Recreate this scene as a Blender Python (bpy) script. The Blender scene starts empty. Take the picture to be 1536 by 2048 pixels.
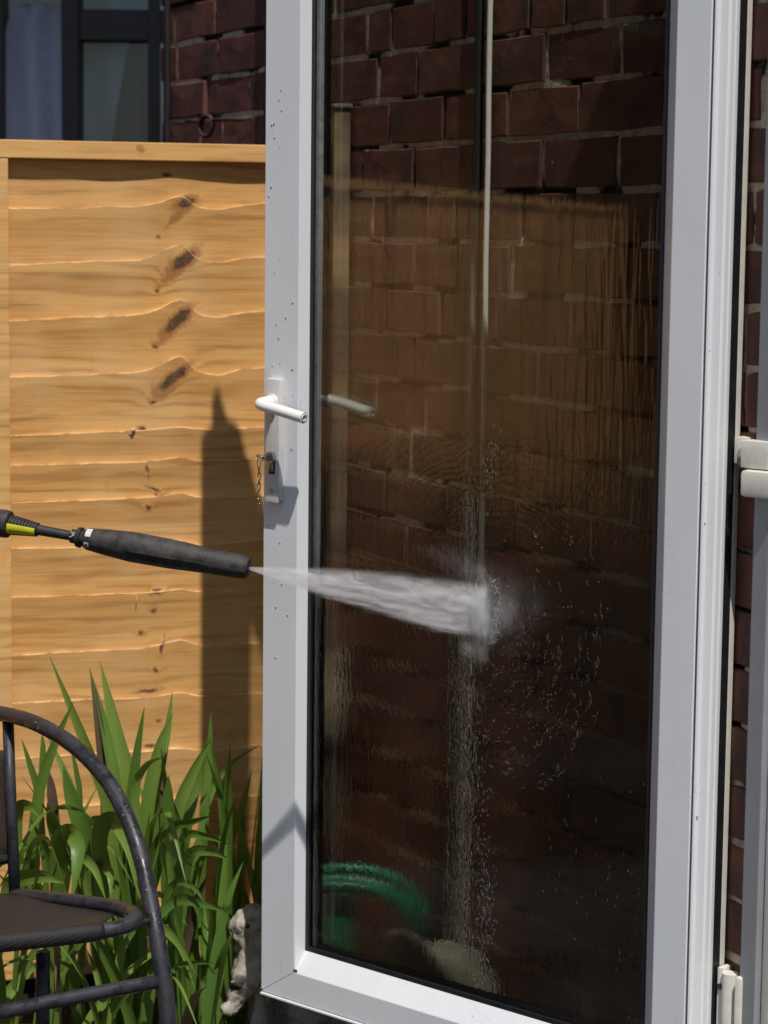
import bpy, bmesh, math, random
import numpy as np
from mathutils import Vector, Matrix, noise
random.seed(7)
R = math.radians
scene = bpy.context.scene
col = scene.collection

# ------------------------------------------------------------------ camera
CAMZ = 1.27
PITCH, ROLL, FPX = R(6.9404), R(0.649), 4700.0
cf = Vector((0, math.cos(PITCH), -math.sin(PITCH)))
cu0 = Vector((0, math.sin(PITCH), math.cos(PITCH)))
cx0 = Vector((1, 0, 0))
cr = cx0 * math.cos(ROLL) + cu0 * math.sin(ROLL)
cu = -cx0 * math.sin(ROLL) + cu0 * math.cos(ROLL)
cam = bpy.data.cameras.new('camera')
camo = bpy.data.objects.new('camera', cam)
col.objects.link(camo)
m = Matrix((cr, cu, -cf)).transposed().to_4x4()
m.translation = Vector((0, 0, CAMZ))
camo.matrix_world = m
cam.sensor_fit = 'VERTICAL'
cam.sensor_height = 36
cam.sensor_width = 27
cam.lens = FPX / 2048 * 36
cam.clip_start = 0.05
cam.clip_end = 500
cam.dof.use_dof = True
cam.dof.focus_distance = 3.12
cam.dof.aperture_fstop = 7.0
scene.camera = camo

# ------------------------------------------------------------------ light
LH = Vector((-0.238, 0.971, 0)).normalized()        # horizontal travel of the light
ELEV = R(63)
LD = Vector((LH.x * math.cos(ELEV), LH.y * math.cos(ELEV), -math.sin(ELEV)))
sun = bpy.data.lights.new('sun', 'SUN')
sun.energy = 4.6
sun.angle = R(0.53)
sun.color = (1.0, 0.965, 0.92)
suno = bpy.data.objects.new('sun', sun)
suno.rotation_euler = LD.to_track_quat('-Z', 'Y').to_euler()
suno.location = (2, -4, 8)
col.objects.link(suno)
world = bpy.data.worlds.new('World')
scene.world = world
world.use_nodes = True
wn = world.node_tree.nodes
wl = world.node_tree.links
bg = wn['Background']
sky = wn.new('ShaderNodeTexSky')
sky.sky_type = 'NISHITA'
sky.sun_disc = False
sky.sun_elevation = ELEV
sky.sun_rotation = math.atan2(-LH.x, -LH.y)
sky.dust_density = 1.0
wl.new(sky.outputs[0], bg.inputs['Color'])
bg.inputs['Strength'].default_value = 0.085
scene.view_settings.view_transform = 'Standard'
scene.view_settings.look = 'None'
scene.view_settings.gamma = 1
scene.view_settings.use_curve_mapping = False
scene.view_settings.exposure = -0.12
scene.render.engine = 'CYCLES'
scene.cycles.transparent_max_bounces = 24
scene.cycles.max_bounces = 8
scene.cycles.volume_bounces = 4
scene.cycles.sample_clamp_indirect = 4
scene.cycles.caustics_reflective = False
scene.cycles.caustics_refractive = False

# ------------------------------------------------------------------ helpers
def ray(px, py):
    return cf * FPX + cr * (px - 768) + cu * (1024 - py)

def at_depth(px, py, Y):
    """A point at world Y seen in the given direction from where the photographer stood."""
    d = ray(px, py)
    return Vector((0, 0, CAMZ)) + d * (Y / d.y)

def tag(o, label=None, cat=None, group=None, kind=None):
    if label: o['label'] = label
    if cat: o['category'] = cat
    if group: o['group'] = group
    if kind: o['kind'] = kind
    return o

def empty(name, loc=(0, 0, 0), rz=0.0):
    o = bpy.data.objects.new(name, None)
    o.location = loc
    o.rotation_euler = (0, 0, rz)
    o.empty_display_size = 0.1
    col.objects.link(o)
    return o

def link(name, me, parent=None, mat=None, smooth=False):
    if mat is not None and not me.materials:
        me.materials.append(mat)
    if smooth:
        for p in me.polygons: p.use_smooth = True
    o = bpy.data.objects.new(name, me)
    col.objects.link(o)
    if parent is not None: o.parent = parent
    return o

def mesh(name, verts, faces):
    me = bpy.data.meshes.new(name)
    me.from_pydata([tuple(v) for v in verts], [], faces)
    me.update()
    return me

def fix_normals(me):
    bm = bmesh.new(); bm.from_mesh(me)
    bmesh.ops.recalc_face_normals(bm, faces=bm.faces)
    bm.to_mesh(me); bm.free()
    return me

class MB:
    """collects shapes into one mesh"""
    def __init__(s): s.v = []; s.f = []
    def add(s, v, f):
        n = len(s.v); s.v += [tuple(a) for a in v]; s.f += [tuple(i + n for i in q) for q in f]
        return s
    def box(s, x0, x1, y0, y1, z0, z1, c=0.0):
        if c <= 0:
            v = [(x, y, z) for x in (x0, x1) for y in (y0, y1) for z in (z0, z1)]
            return s.add(v, [(0, 1, 3, 2), (4, 6, 7, 5), (0, 4, 5, 1), (2, 3, 7, 6), (0, 2, 6, 4), (1, 5, 7, 3)])
        bm = bmesh.new()
        bmesh.ops.create_cube(bm, size=1)
        for q in bm.verts:
            q.co = ((q.co.x + .5) * (x1 - x0) + x0, (q.co.y + .5) * (y1 - y0) + y0, (q.co.z + .5) * (z1 - z0) + z0)
        bmesh.ops.bevel(bm, geom=bm.edges[:], offset=c, segments=2, affect='EDGES', profile=0.6)
        bm.verts.index_update()
        s.add([q.co[:] for q in bm.verts], [[w.index for w in f.verts] for f in bm.faces])
        bm.free()
        return s
    def tube(s, pts, rad, n=12, cap=True, closed=False):
        pts = [Vector(p) for p in pts]
        k = len(pts)
        if not hasattr(rad, '__len__'): rad = [rad] * k
        up = None; rings = []
        for i, p in enumerate(pts):
            if closed: t = (pts[(i + 1) % k] - pts[i - 1]).normalized()
            else: t = (pts[min(i + 1, k - 1)] - pts[max(i - 1, 0)]).normalized()
            if up is None:
                up = t.orthogonal().normalized()
            up = (up - t * up.dot(t)).normalized()
            w = t.cross(up)
            rings.append([p + (up * math.cos(a) + w * math.sin(a)) * rad[i] for a in [2 * math.pi * j / n for j in range(n)]])
        v = [q for r_ in rings for q in r_]
        f = []
        for i in range(k if closed else k - 1):
            a = i * n; b = ((i + 1) % k) * n
            for j in range(n):
                f.append((a + j, a + (j + 1) % n, b + (j + 1) % n, b + j))
        if cap and not closed:
            f.append(tuple(range(n))[::-1]); f.append(tuple((k - 1) * n + j for j in range(n)))
        return s.add(v, f)
    def build(s, name, mat, parent=None, smooth=False, recalc=True, angle=None):
        me = mesh(name, s.v, s.f)
        if recalc: fix_normals(me)
        o = link(name, me, parent, mat, smooth)
        if angle is not None:
            for p in me.polygons: p.use_smooth = True
            bm = bmesh.new(); bm.from_mesh(me)
            for e in bm.edges:
                if len(e.link_faces) == 2 and e.calc_face_angle(0) > R(angle): e.smooth = False
            bm.to_mesh(me); bm.free()
        return o

def catmull(pts, n=8):
    pts = [Vector(p) for p in pts]
    P = [pts[0] * 2 - pts[1]] + pts + [pts[-1] * 2 - pts[-2]]
    out = []
    for i in range(1, len(P) - 2):
        for j in range(n):
            t = j / n
            a, b, c, d = P[i - 1], P[i], P[i + 1], P[i + 2]
            out.append(0.5 * ((2 * b) + (-a + c) * t + (2 * a - 5 * b + 4 * c - d) * t * t + (-a + 3 * b - 3 * c + d) * t ** 3))
    out.append(pts[-1])
    return out

def nz(x, y, z=0.0): return noise.noise(Vector((x, y, z)))

# ------------------------------------------------------------------ materials
class NT:
    def __init__(s, name):
        s.m = bpy.data.materials.new(name); s.m.use_nodes = True
        s.n = s.m.node_tree.nodes; s.l = s.m.node_tree.links
        s.b = s.n['Principled BSDF']; s.o = s.n['Material Output']
        s.tc = s.n.new('ShaderNodeTexCoord')
    def new(s, t, **k):
        n = s.n.new('ShaderNode' + t)
        for a, b in k.items(): setattr(n, a, b)
        return n
    def set(s, sock, v):
        if isinstance(v, bpy.types.NodeSocket): s.l.new(v, sock)
        elif v is not None:
            if sock.type in ('RGBA',) and hasattr(v, '__len__') and len(v) == 3: v = (*v, 1)
            sock.default_value = v
    def map(s, scale=(1, 1, 1), loc=(0, 0, 0), src=None, rot=(0, 0, 0)):
        n = s.new('Mapping'); s.set(n.inputs[0], src or s.tc.outputs['Object'])
        n.inputs['Scale'].default_value = scale; n.inputs['Location'].default_value = loc; n.inputs['Rotation'].default_value = rot
        return n.outputs[0]
    def noise(s, vec, scale=5, detail=4, rough=.55, dist=0.0, out=0):
        n = s.new('TexNoise'); s.set(n.inputs['Vector'], vec)
        n.inputs['Scale'].default_value = scale; n.inputs['Detail'].default_value = detail
        n.inputs['Roughness'].default_value = rough; n.inputs['Distortion'].default_value = dist
        return n.outputs[out]
    def ramp(s, f, stops):
        n = s.new('ValToRGB'); s.set(n.inputs[0], f)
        e = n.color_ramp.elements
        while len(e) < len(stops): e.new(0.5)
        for i, (p, c) in enumerate(stops):
            e[i].position = p; e[i].color = (*c, 1) if hasattr(c, '__len__') else (c, c, c, 1)
        return n.outputs[0]
    def math(s, op, a, b=None, c=None, clamp=False):
        n = s.new('Math', operation=op); n.use_clamp = clamp
        s.set(n.inputs[0], a)
        if b is not None: s.set(n.inputs[1], b)
        if c is not None: s.set(n.inputs[2], c)
        return n.outputs[0]
    def vmath(s, op, a, b=None):
        n = s.new('VectorMath', operation=op); s.set(n.inputs[0], a)
        if b is not None: s.set(n.inputs[1], b)
        return n
    def mix(s, f, a, b, mode='MIX'):
        n = s.new('Mix', data_type='RGBA', blend_type=mode)
        s.set(n.inputs[0], f); s.set(n.inputs[6], a); s.set(n.inputs[7], b)
        return n.outputs[2]
    def sstep(s, v, a, b, inv=False):
        n = s.new('MapRange', interpolation_type='SMOOTHSTEP')
        s.set(n.inputs[0], v); n.inputs[1].default_value = a; n.inputs[2].default_value = b
        n.inputs[3].default_value = 1 if inv else 0; n.inputs[4].default_value = 0 if inv else 1
        return n.outputs[0]
    def bump(s, h, strength=.5, dist=.01, normal=None):
        n = s.new('Bump'); s.set(n.inputs['Height'], h)
        n.inputs['Strength'].default_value = strength; n.inputs['Distance'].default_value = dist
        if normal is not None: s.set(n.inputs['Normal'], normal)
        return n.outputs[0]
    def pr(s, color=None, rough=None, metal=None, normal=None, spec=None, coat=None):
        if color is not None: s.set(s.b.inputs['Base Color'], color)
        if rough is not None: s.set(s.b.inputs['Roughness'], rough)
        if metal is not None: s.set(s.b.inputs['Metallic'], metal)
        if normal is not None: s.set(s.b.inputs['Normal'], normal)
        if spec is not None: s.set(s.b.inputs['Specular IOR Level'], spec)
        if coat is not None: s.set(s.b.inputs['Coat Weight'], coat)
        return s.m

def simple(name, c, rough=.5, metal=0, var=.15, scale=20, bump=0.0, bd=.001, spec=None, coat=None):
    t = NT(name)
    n = t.noise(t.tc.outputs['Object'], scale, 5, .6)
    f = t.ramp(n, [(.3, tuple(x * (1 - var) for x in c)), (.7, tuple(min(1, x * (1 + var)) for x in c))])
    r_ = t.math('MULTIPLY_ADD', n, .25, rough - .12)
    nm = t.bump(n, bump, bd) if bump else None
    return t.pr(f, r_, metal, nm, spec, coat)

M = {}
# white window plastic: grime in hairline scuffs and run marks
def mk_upvc():
    t = NT('white_plastic')
    ob = t.tc.outputs['Object']
    big = t.noise(t.map((1, 1, .35)), 6, 4, .6)
    dirt = t.noise(t.map((1, 1, .15)), 40, 5, .7)
    scr = t.noise(ob, 9, 3, .6, 2.5)
    line = t.math('ABSOLUTE', t.math('SUBTRACT', scr, .5))
    line = t.sstep(line, 0, .0035, True)
    msk = t.sstep(t.noise(ob, 4, 2, .5), .5, .64)
    line = t.math('MULTIPLY', line, msk)
    c = t.ramp(big, [(.3, (.74, .755, .77)), (.7, (.80, .81, .815))])
    c = t.mix(t.math('MULTIPLY', t.sstep(dirt, .6, .8), .25), c, (.5, .48, .44))
    c = t.mix(t.math('MULTIPLY', line, .8), c, (.30, .28, .26))
    # dried run marks
    r2 = t.noise(t.map((30, 1, 2.2)), 1.6, 3, .55, .6)
    return t.pr(c, t.math('MULTIPLY_ADD', r2, .25, .16), 0, t.bump(t.math('ADD', t.math('MULTIPLY', r2, .5), t.math('MULTIPLY', big, .4)), .12, .002), .5)
M['upvc'] = mk_upvc()
M['ivory'] = simple('ivory_powder_coat', (.70, .67, .58), .35, 0, .08, 60, .1, .0005)
M['shadedpvc'] = simple('shaded_jamb_plastic', (.27, .275, .285), .35, 0, .08, 20, .1, .0005)  # white jamb in shade, the darkness put into the colour
M['lever'] = simple('white_lever_paint', (.80, .79, .74), .3, 0, .03, 40)
M['plate'] = simple('handle_plate_paint', (.62, .59, .55), .42, 0, .10, 60, .15, .0004)
M['gasket'] = simple('black_rubber', (.012, .012, .014), .45, 0, .3, 60)
M['spacer'] = simple('spacer_aluminium', (.42, .44, .45), .55, .1, .25, 90)
M['silver'] = simple('worn_nickel', (.46, .44, .40), .28, 1, .2, 200)
M['brassy'] = simple('tarnished_chain', (.36, .31, .22), .35, 1, .3, 300)
M['dirt'] = simple('grime', (.05, .045, .04), .9, 0, .4, 200)

def mk_wood(name, base=(.80, .440, .150), dark=(.57, .270, .075), knots=()):
    t = NT(name)
    ob = t.tc.outputs['Object']
    sep = t.new('SeparateXYZ'); t.set(sep.inputs[0], ob)
    K = None; KD = None
    warp = None
    kob = ob
    if knots:
        nn_ = t.vmath('SUBTRACT', t.noise(ob, 75, 3, .6, out=1), (.5, .5, .5)).outputs[0]
        kob = t.vmath('ADD', ob, t.vmath('MULTIPLY', nn_, (.014, 0, .010)).outputs[0]).outputs[0]
    for (kx, kz, a, b, rot, w) in knots:
        mp = t.new('Mapping'); mp.vector_type = 'TEXTURE'
        t.set(mp.inputs[0], kob)
        mp.inputs['Location'].default_value = (kx, 0, kz); mp.inputs['Rotation'].default_value = (0, rot, 0)
        mp.inputs['Scale'].default_value = (a, 100, b)
        ln = t.vmath('LENGTH', mp.outputs[0]).outputs['Value']
        g = t.math('DIVIDE', w, t.math('ADD', .25, t.math('POWER', ln, 3.0)))
        K = g if K is None else t.math('ADD', K, g)
    orand = t.new('ObjectInfo').outputs['Random']
    off = t.new('CombineXYZ'); t.set(off.inputs[1], t.math('MULTIPLY', orand, 7.0))
    wz = t.new('CombineXYZ'); t.set(wz.inputs[2], t.math('MULTIPLY', t.noise(t.map((3.2, 1, 9)), 1, 3, .5), 1.9))
    v = t.vmath('ADD', t.vmath('ADD', t.map((3.4, 3.0, 34)), off.outputs[0]).outputs[0], wz.outputs[0]).outputs[0]
    if K is not None:
        kk = t.math('MULTIPLY', t.math('MINIMUM', K, 3), 1.1)
        cz = t.new('CombineXYZ'); t.set(cz.inputs[2], kk)
        v = t.vmath('ADD', v, cz.outputs[0]).outputs[0]
    g1 = t.noise(v, 1.0, 3, .6, .7)
    g2 = t.noise(t.map((6, 9, 330)), 1.0, 4, .7, .2)
    wv = t.new('TexWave', wave_type='BANDS', bands_direction='Z')
    t.set(wv.inputs['Vector'], v); wv.inputs['Scale'].default_value = .40; wv.inputs['Distortion'].default_value = 4.5; wv.inputs['Detail'].default_value = 3; wv.inputs['Detail Scale'].default_value = .8
    ring = t.math('MULTIPLY', t.math('POWER', wv.outputs['Fac'], 3.5), t.sstep(t.noise(t.map((4, 1, 14), (7, 0, 2)), 1, 2, .5), .40, .62))
    c = t.ramp(g1, [(.28, dark), (.5, tuple((x + y) / 2 for x, y in zip(base, dark))), (.72, base)])
    c = t.mix(t.math('MULTIPLY', ring, .8), c, tuple(x * .68 for x in dark))
    c = t.mix(t.math('MULTIPLY', t.sstep(g2, .44, .64), .38), c, tuple(min(1, x * 1.15) for x in base))
    c = t.mix(t.math('MULTIPLY', t.sstep(g2, .42, .30), .45), c, tuple(x * .72 for x in dark))
    big = t.noise(ob, 7, 2, .5)
    c = t.mix(t.math('MULTIPLY', t.sstep(big, .4, .7), .35), c, (.86, .56, .27))
    # orange sap/preservative dabs
    st = t.sstep(t.noise(t.map((34, 1, 13), (3, 0, 0)), 1, 2, .5, .4), .66, .71)
    st2 = t.sstep(t.noise(ob, 3.2, 1, .5), .45, .55)
    c = t.mix(t.math('MULTIPLY', t.math('MULTIPLY', st, st2), .5), c, (.70, .33, .045))
    if K is not None:
        kn = t.math('ADD', K, t.math('MULTIPLY', t.math('SUBTRACT', t.noise(ob, 130, 3, .7), .5), 1.3))
        c = t.mix(t.math('MULTIPLY', t.sstep(kn, .28, 1.1), .75), c, (.40, .165, .05))
        core = t.ramp(t.noise(ob, 160, 4, .75, 1.0), [(.35, (.045, .027, .018)), (.55, (.15, .085, .045)), (.7, (.36, .22, .11))])
        c = t.mix(t.math('MULTIPLY', t.sstep(kn, 1.35, 2.4), .92), c, core)
    # green-black mottling
    mt = t.sstep(t.noise(ob, 16, 4, .7), .64, .76)
    c = t.mix(t.math('MULTIPLY', mt, .18), c, (.2, .16, .08))
    h = t.math('ADD', t.math('MULTIPLY', g2, .5), t.math('MULTIPLY', ring, -.5))
    return t.pr(c, .72, 0, t.bump(h, .22, .0010), .25)

KN = [  # fence local x, z(rel camera) , radii, tilt, weight
]
def addknot(x, z, a, b, rot=0, w=1.0): KN.append((x, z + CAMZ, a, b, R(-rot), w))

def coat(t, base, gain, normal=None):
    g = t.new('NewGeometry')
    d = t.vmath('DOT_PRODUCT', normal if normal is not None else g.outputs['Normal'], g.outputs['Incoming']).outputs['Value']
    k = t.math('POWER', t.math('SUBTRACT', 1.0, t.math('ABSOLUTE', d), clamp=True), 4.0)
    r_ = t.math('MULTIPLY_ADD', k, gain, base)
    return t.math('MULTIPLY', r_, t.math('SUBTRACT', 1, g.outputs['Backfacing']), clamp=True)
# ------------------------------------------------------------------ place frames
TH = R(42.1964)
DL = Vector((-.1721, 3.315, 0)); DD = Vector((math.cos(TH), -math.sin(TH), 0)); DN = Vector((-math.sin(TH), -math.cos(TH), 0))
DW, DZ, DH = .7452, CAMZ - 1.1084, 1.838
def dpt(x, out, z):  # door-local point (out = towards the garden) to world
    return DL + DD * x + DN * out + Vector((0, 0, DZ + z))
WA = R(64.2)
W0 = Vector((.4487, 2.85, 0)); WD = Vector((-math.cos(WA), math.sin(WA), 0))
WRZ = math.atan2(WD.y, WD.x)
FA = R(16.4)
J0 = Vector((-.0700, 3.923, 0)); FD = Vector((-math.cos(FA), -math.sin(FA), 0))
FRZ = math.atan2(FD.y, FD.x)

# ================================================================== SETTING
def mk_ground():
    t = NT('soil')
    n = t.noise(t.tc.outputs['Object'], 30, 8, .7)
    c = t.ramp(n, [(.3, (.012, .009, .007)), (.6, (.030, .022, .016)), (.8, (.055, .042, .03))])
    return t.pr(c, .95, 0, t.bump(n, 1, .02), .1)
M['soil'] = mk_ground()
gv = []; gf = []
g = MB(); g.add([(-120, -120, 0), (120, -120, 0), (120, 120, 0), (-120, 120, 0)], [(0, 1, 2, 3)])
gr = g.build('ground', M['soil'], recalc=False); tag(gr, kind='structure')
# patio slabs in front of the bed (only just outside the view, they colour the light)
slab = simple('wet_dark_paving', (.040, .036, .032), .85, 0, .2, 12, .4, .004)
pat = empty('patio'); tag(pat, kind='structure')
sm = MB().box(0, .59, 0, .59, .002, .045, .006)
sme = mesh('paving_slab', sm.v, sm.f); sme.materials.append(slab)
for i in range(-2, 5):
    for j in range(0, 8):
        o = link('paving_slab', sme, pat); o.location = (i * .6 + random.uniform(-.002, .002), 2.9 - j * .6, random.uniform(0, .003))
# ------------------------------------------------------------------ brick wall
def mk_brick():
    t = NT('dark_red_brick')
    ob = t.tc.outputs['Object']
    oi = t.new('ObjectInfo').outputs['Random']
    off = t.new('CombineXYZ'); t.set(off.inputs[0], t.math('MULTIPLY', oi, 9)); t.set(off.inputs[1], t.math('MULTIPLY', oi, 5))
    v = t.vmath('ADD', ob, off.outputs[0]).outputs[0]
    n = t.noise(v, 14, 6, .65); n2 = t.noise(v, 90, 4, .7)
    c = t.ramp(oi, [(0, (.170, .060, .042)), (.35, (.130, .047, .036)), (.7, (.200, .080, .048)), (1, (.105, .044, .038))])
    c = t.mix(t.sstep(n, .38, .7), c, (.075, .036, .032))
    c = t.mix(t.math('MULTIPLY', t.sstep(n2, .62, .7), .5), c, (.24, .16, .12))
    pale = t.math('MULTIPLY', t.sstep(t.noise(v, 55, 5, .75), .66, .70), t.sstep(t.noise(v, 7, 2, .5), .56, .64))
    c = t.mix(pale, c, (.55, .50, .43))
    return t.pr(c, t.math('MULTIPLY_ADD', n, .3, .5), 0, t.bump(t.math('ADD', n, t.math('MULTIPLY', n2, .4)), .5, .003), .35)
M['brick'] = mk_brick()
def mk_mortar():
    t = NT('old_mortar')
    ob = t.tc.outputs['Object']
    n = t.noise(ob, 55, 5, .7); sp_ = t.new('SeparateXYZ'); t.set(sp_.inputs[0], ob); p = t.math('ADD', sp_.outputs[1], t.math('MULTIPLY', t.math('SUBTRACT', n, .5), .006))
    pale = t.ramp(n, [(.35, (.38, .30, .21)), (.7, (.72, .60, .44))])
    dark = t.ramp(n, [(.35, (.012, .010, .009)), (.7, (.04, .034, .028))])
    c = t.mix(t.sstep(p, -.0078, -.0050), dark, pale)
    return t.pr(c, .95, 0, t.bump(n, .8, .004), .15)
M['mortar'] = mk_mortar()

wall = empty('brick_wall', W0, WRZ)
tag(wall, 'dark red brick house wall running back behind the open glass door', 'wall')
COURSE, BH = .0737, .0662
ZJ = CAMZ + .052            # a bed joint
bricks = {}
def brick_mesh(L, seed):
    rnd = random.Random(seed)
    xs = [0, .12, .5, .88, 1]; zs = [0, .2, .8, 1]
    # front outline as 10 irregular points, chamfered
    out = []
    pts = [(0, 0), (.5, 0), (1, 0), (1, .5), (1, 1), (.5, 1), (0, 1), (0, .5)]
    ring = [(x * L + rnd.uniform(-.0022, .0022), z * BH + rnd.uniform(-.0020, .0020)) for x, z in pts]
    cxm, czm = L / 2, BH / 2
    v = []
    for (x, z) in ring: v.append((x, -.05, z))
    for (x, z) in ring: v.append((x, -.003 + rnd.uniform(-.001, .0005), z))
    for (x, z) in ring:
        k = rnd.uniform(.0012, .0032)
        v.append((x + (k if x < cxm * .9 else -k if x > cxm * 1.1 else 0), rnd.uniform(-.0006, .0006), z + (k if z < czm * .9 else -k if z > czm * 1.1 else 0)))
    v.append((cxm, .0004, czm))
    f = []
    for a in (0, 8):
        for i in range(8):
            j = (i + 1) % 8
            f.append((a + i, a + j, a + 8 + j, a + 8 + i))
    for i in range(8): f.append((16 + i, 16 + (i + 1) % 8, 24))
    me = mesh('brick', v, f); me.materials.append(M['brick']); fix_normals(me)
    return me
variants = {'s': [brick_mesh(.2045, k) for k in range(5)], 'h': [brick_mesh(.0960, 50 + k) for k in range(4)]}
known = {1.571: [1.116, 1.024, .875, .774, .579, .476], 1.506: [1.073, .931, .531, .331], 1.433: [1.027, .838, .635, .436],
         1.357: [1.126, .936, .534, .334], 1.287: [1.09, .892, .794, .591, .446], 1.21: [1.171, .932, .786, .622], 1.14: [1.032, .84, .666],
         1.07: [1.167, .928, .742, .34], 1.008: [1.07, .889, .312], .937: [1.135, .94, .281]}
nb = 0
def put_brick(x0, x1, z, parent):
    global nb
    w = x1 - x0 - .0078
    kind = 's' if w > .14 else 'h'
    me = random.choice(variants[kind])
    o = link('brick', me, parent)
    base = .2045 if kind == 's' else .0960
    o.scale = (w / base, 1, 1)
    o.location = (x0 + .0039, random.uniform(-.0025, .0022), z + .0038)
    o.rotation_euler = (random.uniform(-.012, .012), random.uniform(-.006, .006), random.uniform(-.008, .008))
    nb += 1
def course(z, xa, xb, joints, seed):
    rnd = random.Random(seed)
    js = sorted(joints)
    if not js: js = [xa + rnd.uniform(.05, .2)]
    out = [j for j in js]
    x = js[0]
    while x > xa:
        x -= .2145 if rnd.random() < .68 else .105
        out.insert(0, x)
    x = js[-1]
    while x < xb:
        x += .2145 if rnd.random() < .68 else .105
        out.append(x)
    # fill the known gaps
    res = [out[0]]
    for a, b in zip(out, out[1:]):
        gap = b - a
        if gap > .26:
            k = max(1, round(gap / .2145)); 
            if abs(gap / k - .2145) > .04: k2 = round((gap - .105) / .2145) ; seq = [.105] + [(gap - .105) / max(1, k2)] * max(1, k2)
            else: seq = [gap / k] * k
            for q in seq: res.append(res[-1] + q)
        else: res.append(b)
    for a, b in zip(res, res[1:]):
        if b <= xa or a >= xb: continue
        put_brick(max(a, xa), min(b, xb), z, wall) if min(b, xb) - max(a, xa) > .035 else None
k0 = -17
for k in range(k0, 9):
    z = ZJ + k * COURSE
    if z < 0.02: continue
    kn = []
    for zz, js in known.items():
        if abs((z + COURSE / 2) - zz) < .034: kn = js
    xa = -.018; xb = 1.185
    if z > 1.36:
        xb = 2.068
        if k == 1: kn = kn + [1.739]
    elif z < .55: xb = 1.10
    if z > 1.75: xa = .9
    course(z, xa, xb, kn, 100 + k)
print('bricks', nb)
# recessed mortar bed, uneven, with pale squeezed-out remains
NX, NZ = 560, 420
mx = np.linspace(-.02, 2.069, NX); mz = np.linspace(0.0, 2.05, NZ)
mv = []
for zz in mz:
    for xx in mx:
        a = nz(xx * 55, zz * 55, 1.0); b = nz(xx * 9, zz * 9, 4.0)
        y = -.0100 + .0085 * min(1, max(0, (b + .22) * 3.2)) + .0030 * a
        mv.append((xx, min(y, -.0034), zz))
mf = [(j * NX + i, j * NX + i + 1, (j + 1) * NX + i + 1, (j + 1) * NX + i) for j in range(NZ - 1) for i in range(NX - 1)]
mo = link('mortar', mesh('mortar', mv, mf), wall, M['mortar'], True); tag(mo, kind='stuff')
MB().box(-.02, 2.069, -.24, -.052, 0, 2.6).box(-.02, 2.069, -.0521, -.02, 2.052, 2.6).build('wall_core', M['brick'], wall)
# wall above the opening, out of view, shades the sky
MB().box(-3.0, 2.069, -.24, -.01, 2.605, 5.4).build('upper_wall', M['brick'], wall)

# white jamb of the doorway, right edge; face shade painted in as dark grey
jamb = empty('door_frame', W0, WRZ)
tag(jamb, 'off-white door frame post at the right edge beside the brick wall', 'door frame')
MB().box(-.055, -.0215, -.14, .012, .05, 2.2, .003).build('jamb', M['shadedpvc'], jamb)
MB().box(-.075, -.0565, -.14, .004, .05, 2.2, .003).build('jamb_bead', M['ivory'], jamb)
MB().box(-.9, -.06, -.16, .03, .02, .12, .004).build('sill', M['ivory'], jamb)
MB().box(-.0212, -.0182, -.10, .004, .05, 2.2).build('sealant', M['dirt'], jamb)

# ================================================================== FENCE
fence = empty('timber_fence', J0, FRZ)
tag(fence, 'orange-brown waney lap timber fence with knots, meeting the brick wall', 'fence')
# top edge heights of each board relative to camera at x=.555 and x=.136
tops = [(.1080, .1080), (.0200, .0334), (-.0678, -.0505), (-.1561, -.1406), (-.2456, -.2329), (-.3389, -.3323), (-.3874, -.384),
        (-.4482, -.445), (-.5255, -.5222), (-.6049, -.6024), (-.6986, -.694), (-.7772, -.781), (-.8695, -.871), (-.9581, -.9546), (-1.045, -1.042), (-1.13, -1.128)]
bumpA = [0, .016, .022, .024, .024, .004, .006, .006, .007, .005, .010, .007, .004, .004, .004, .004]
KX = .285
def px_f(px, py):  # fence-local (x, z rel camera) of a sight line
    d = ray(px, py); n = Vector((math.sin(FA), -math.cos(FA), 0))
    t_ = J0.dot(n) / d.dot(n); P = d * t_
    return (P - J0).dot(FD), P.z
for (px, py, a, b, rot, w) in [(333, 350, .0070, .0050, 0, .9), (315, 473, .0045, .0035, 0, .7), (312, 581, .0045, .004, 0, .8), (308, 693, .0045, .0035, 0, .8), (305, 805, .0045, .0035, 0, .8),
                               (371, 404, .019, .008, -16, 1.3), (368, 519, .026, .0105, -34, 1.4), (356, 637, .028, .0100, -40, 1.4), (345, 755, .036, .0092, -38, 1.2),
                               (348, 438, .034, .012, -40, .26), (340, 552, .036, .013, -42, .26), (335, 668, .036, .013, -42, .26), (330, 785, .034, .012, -40, .24), (285, 856, .008, .004, 0, 1.), (292, 935, .007, .004, 80, .8), (308, 978, .016, .003, 20, .7), (293, 1015, .006, .006, 0, .8),
                               (312, 1182, .010, .005, -20, 1.1), (305, 1220, .006, .005, 0, .7), (282, 1266, .008, .006, -30, .7), (322, 1296, .010, .003, -70, 1.),
                               (312, 1340, .006, .005, 0, .8), (295, 1382, .022, .004, -4, .9), (318, 1440, .007, .005, 0, .6), (300, 1490, .014, .004, 0, .7), (320, 1560, .006, .005, 0, .7)]:
    fx, fz = px_f(px, py); addknot(fx, fz, a, b, rot, w)
M['wood'] = mk_wood('waney_larch', knots=KN)
def mk_sawn():
    t = NT('sawn_board_edge'); n_ = t.noise(t.map((40, 40, 40)), 1, 4, .7)
    c = t.ramp(n_, [(.36, (.22, .12, .055)), (.5, (.62, .42, .22)), (.68, (.80, .60, .36))])
    return t.pr(c, .85, 0, t.bump(n_, .6, .001), .15)
M['sawn'] = mk_sawn()
M['rail'] = mk_wood('planed_rail', (.80, .46, .165), (.60, .31, .10), knots=[(px_f(278, 300)[0], px_f(278, 300)[1] + CAMZ, .014, .008, R(-30), .35)])

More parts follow.
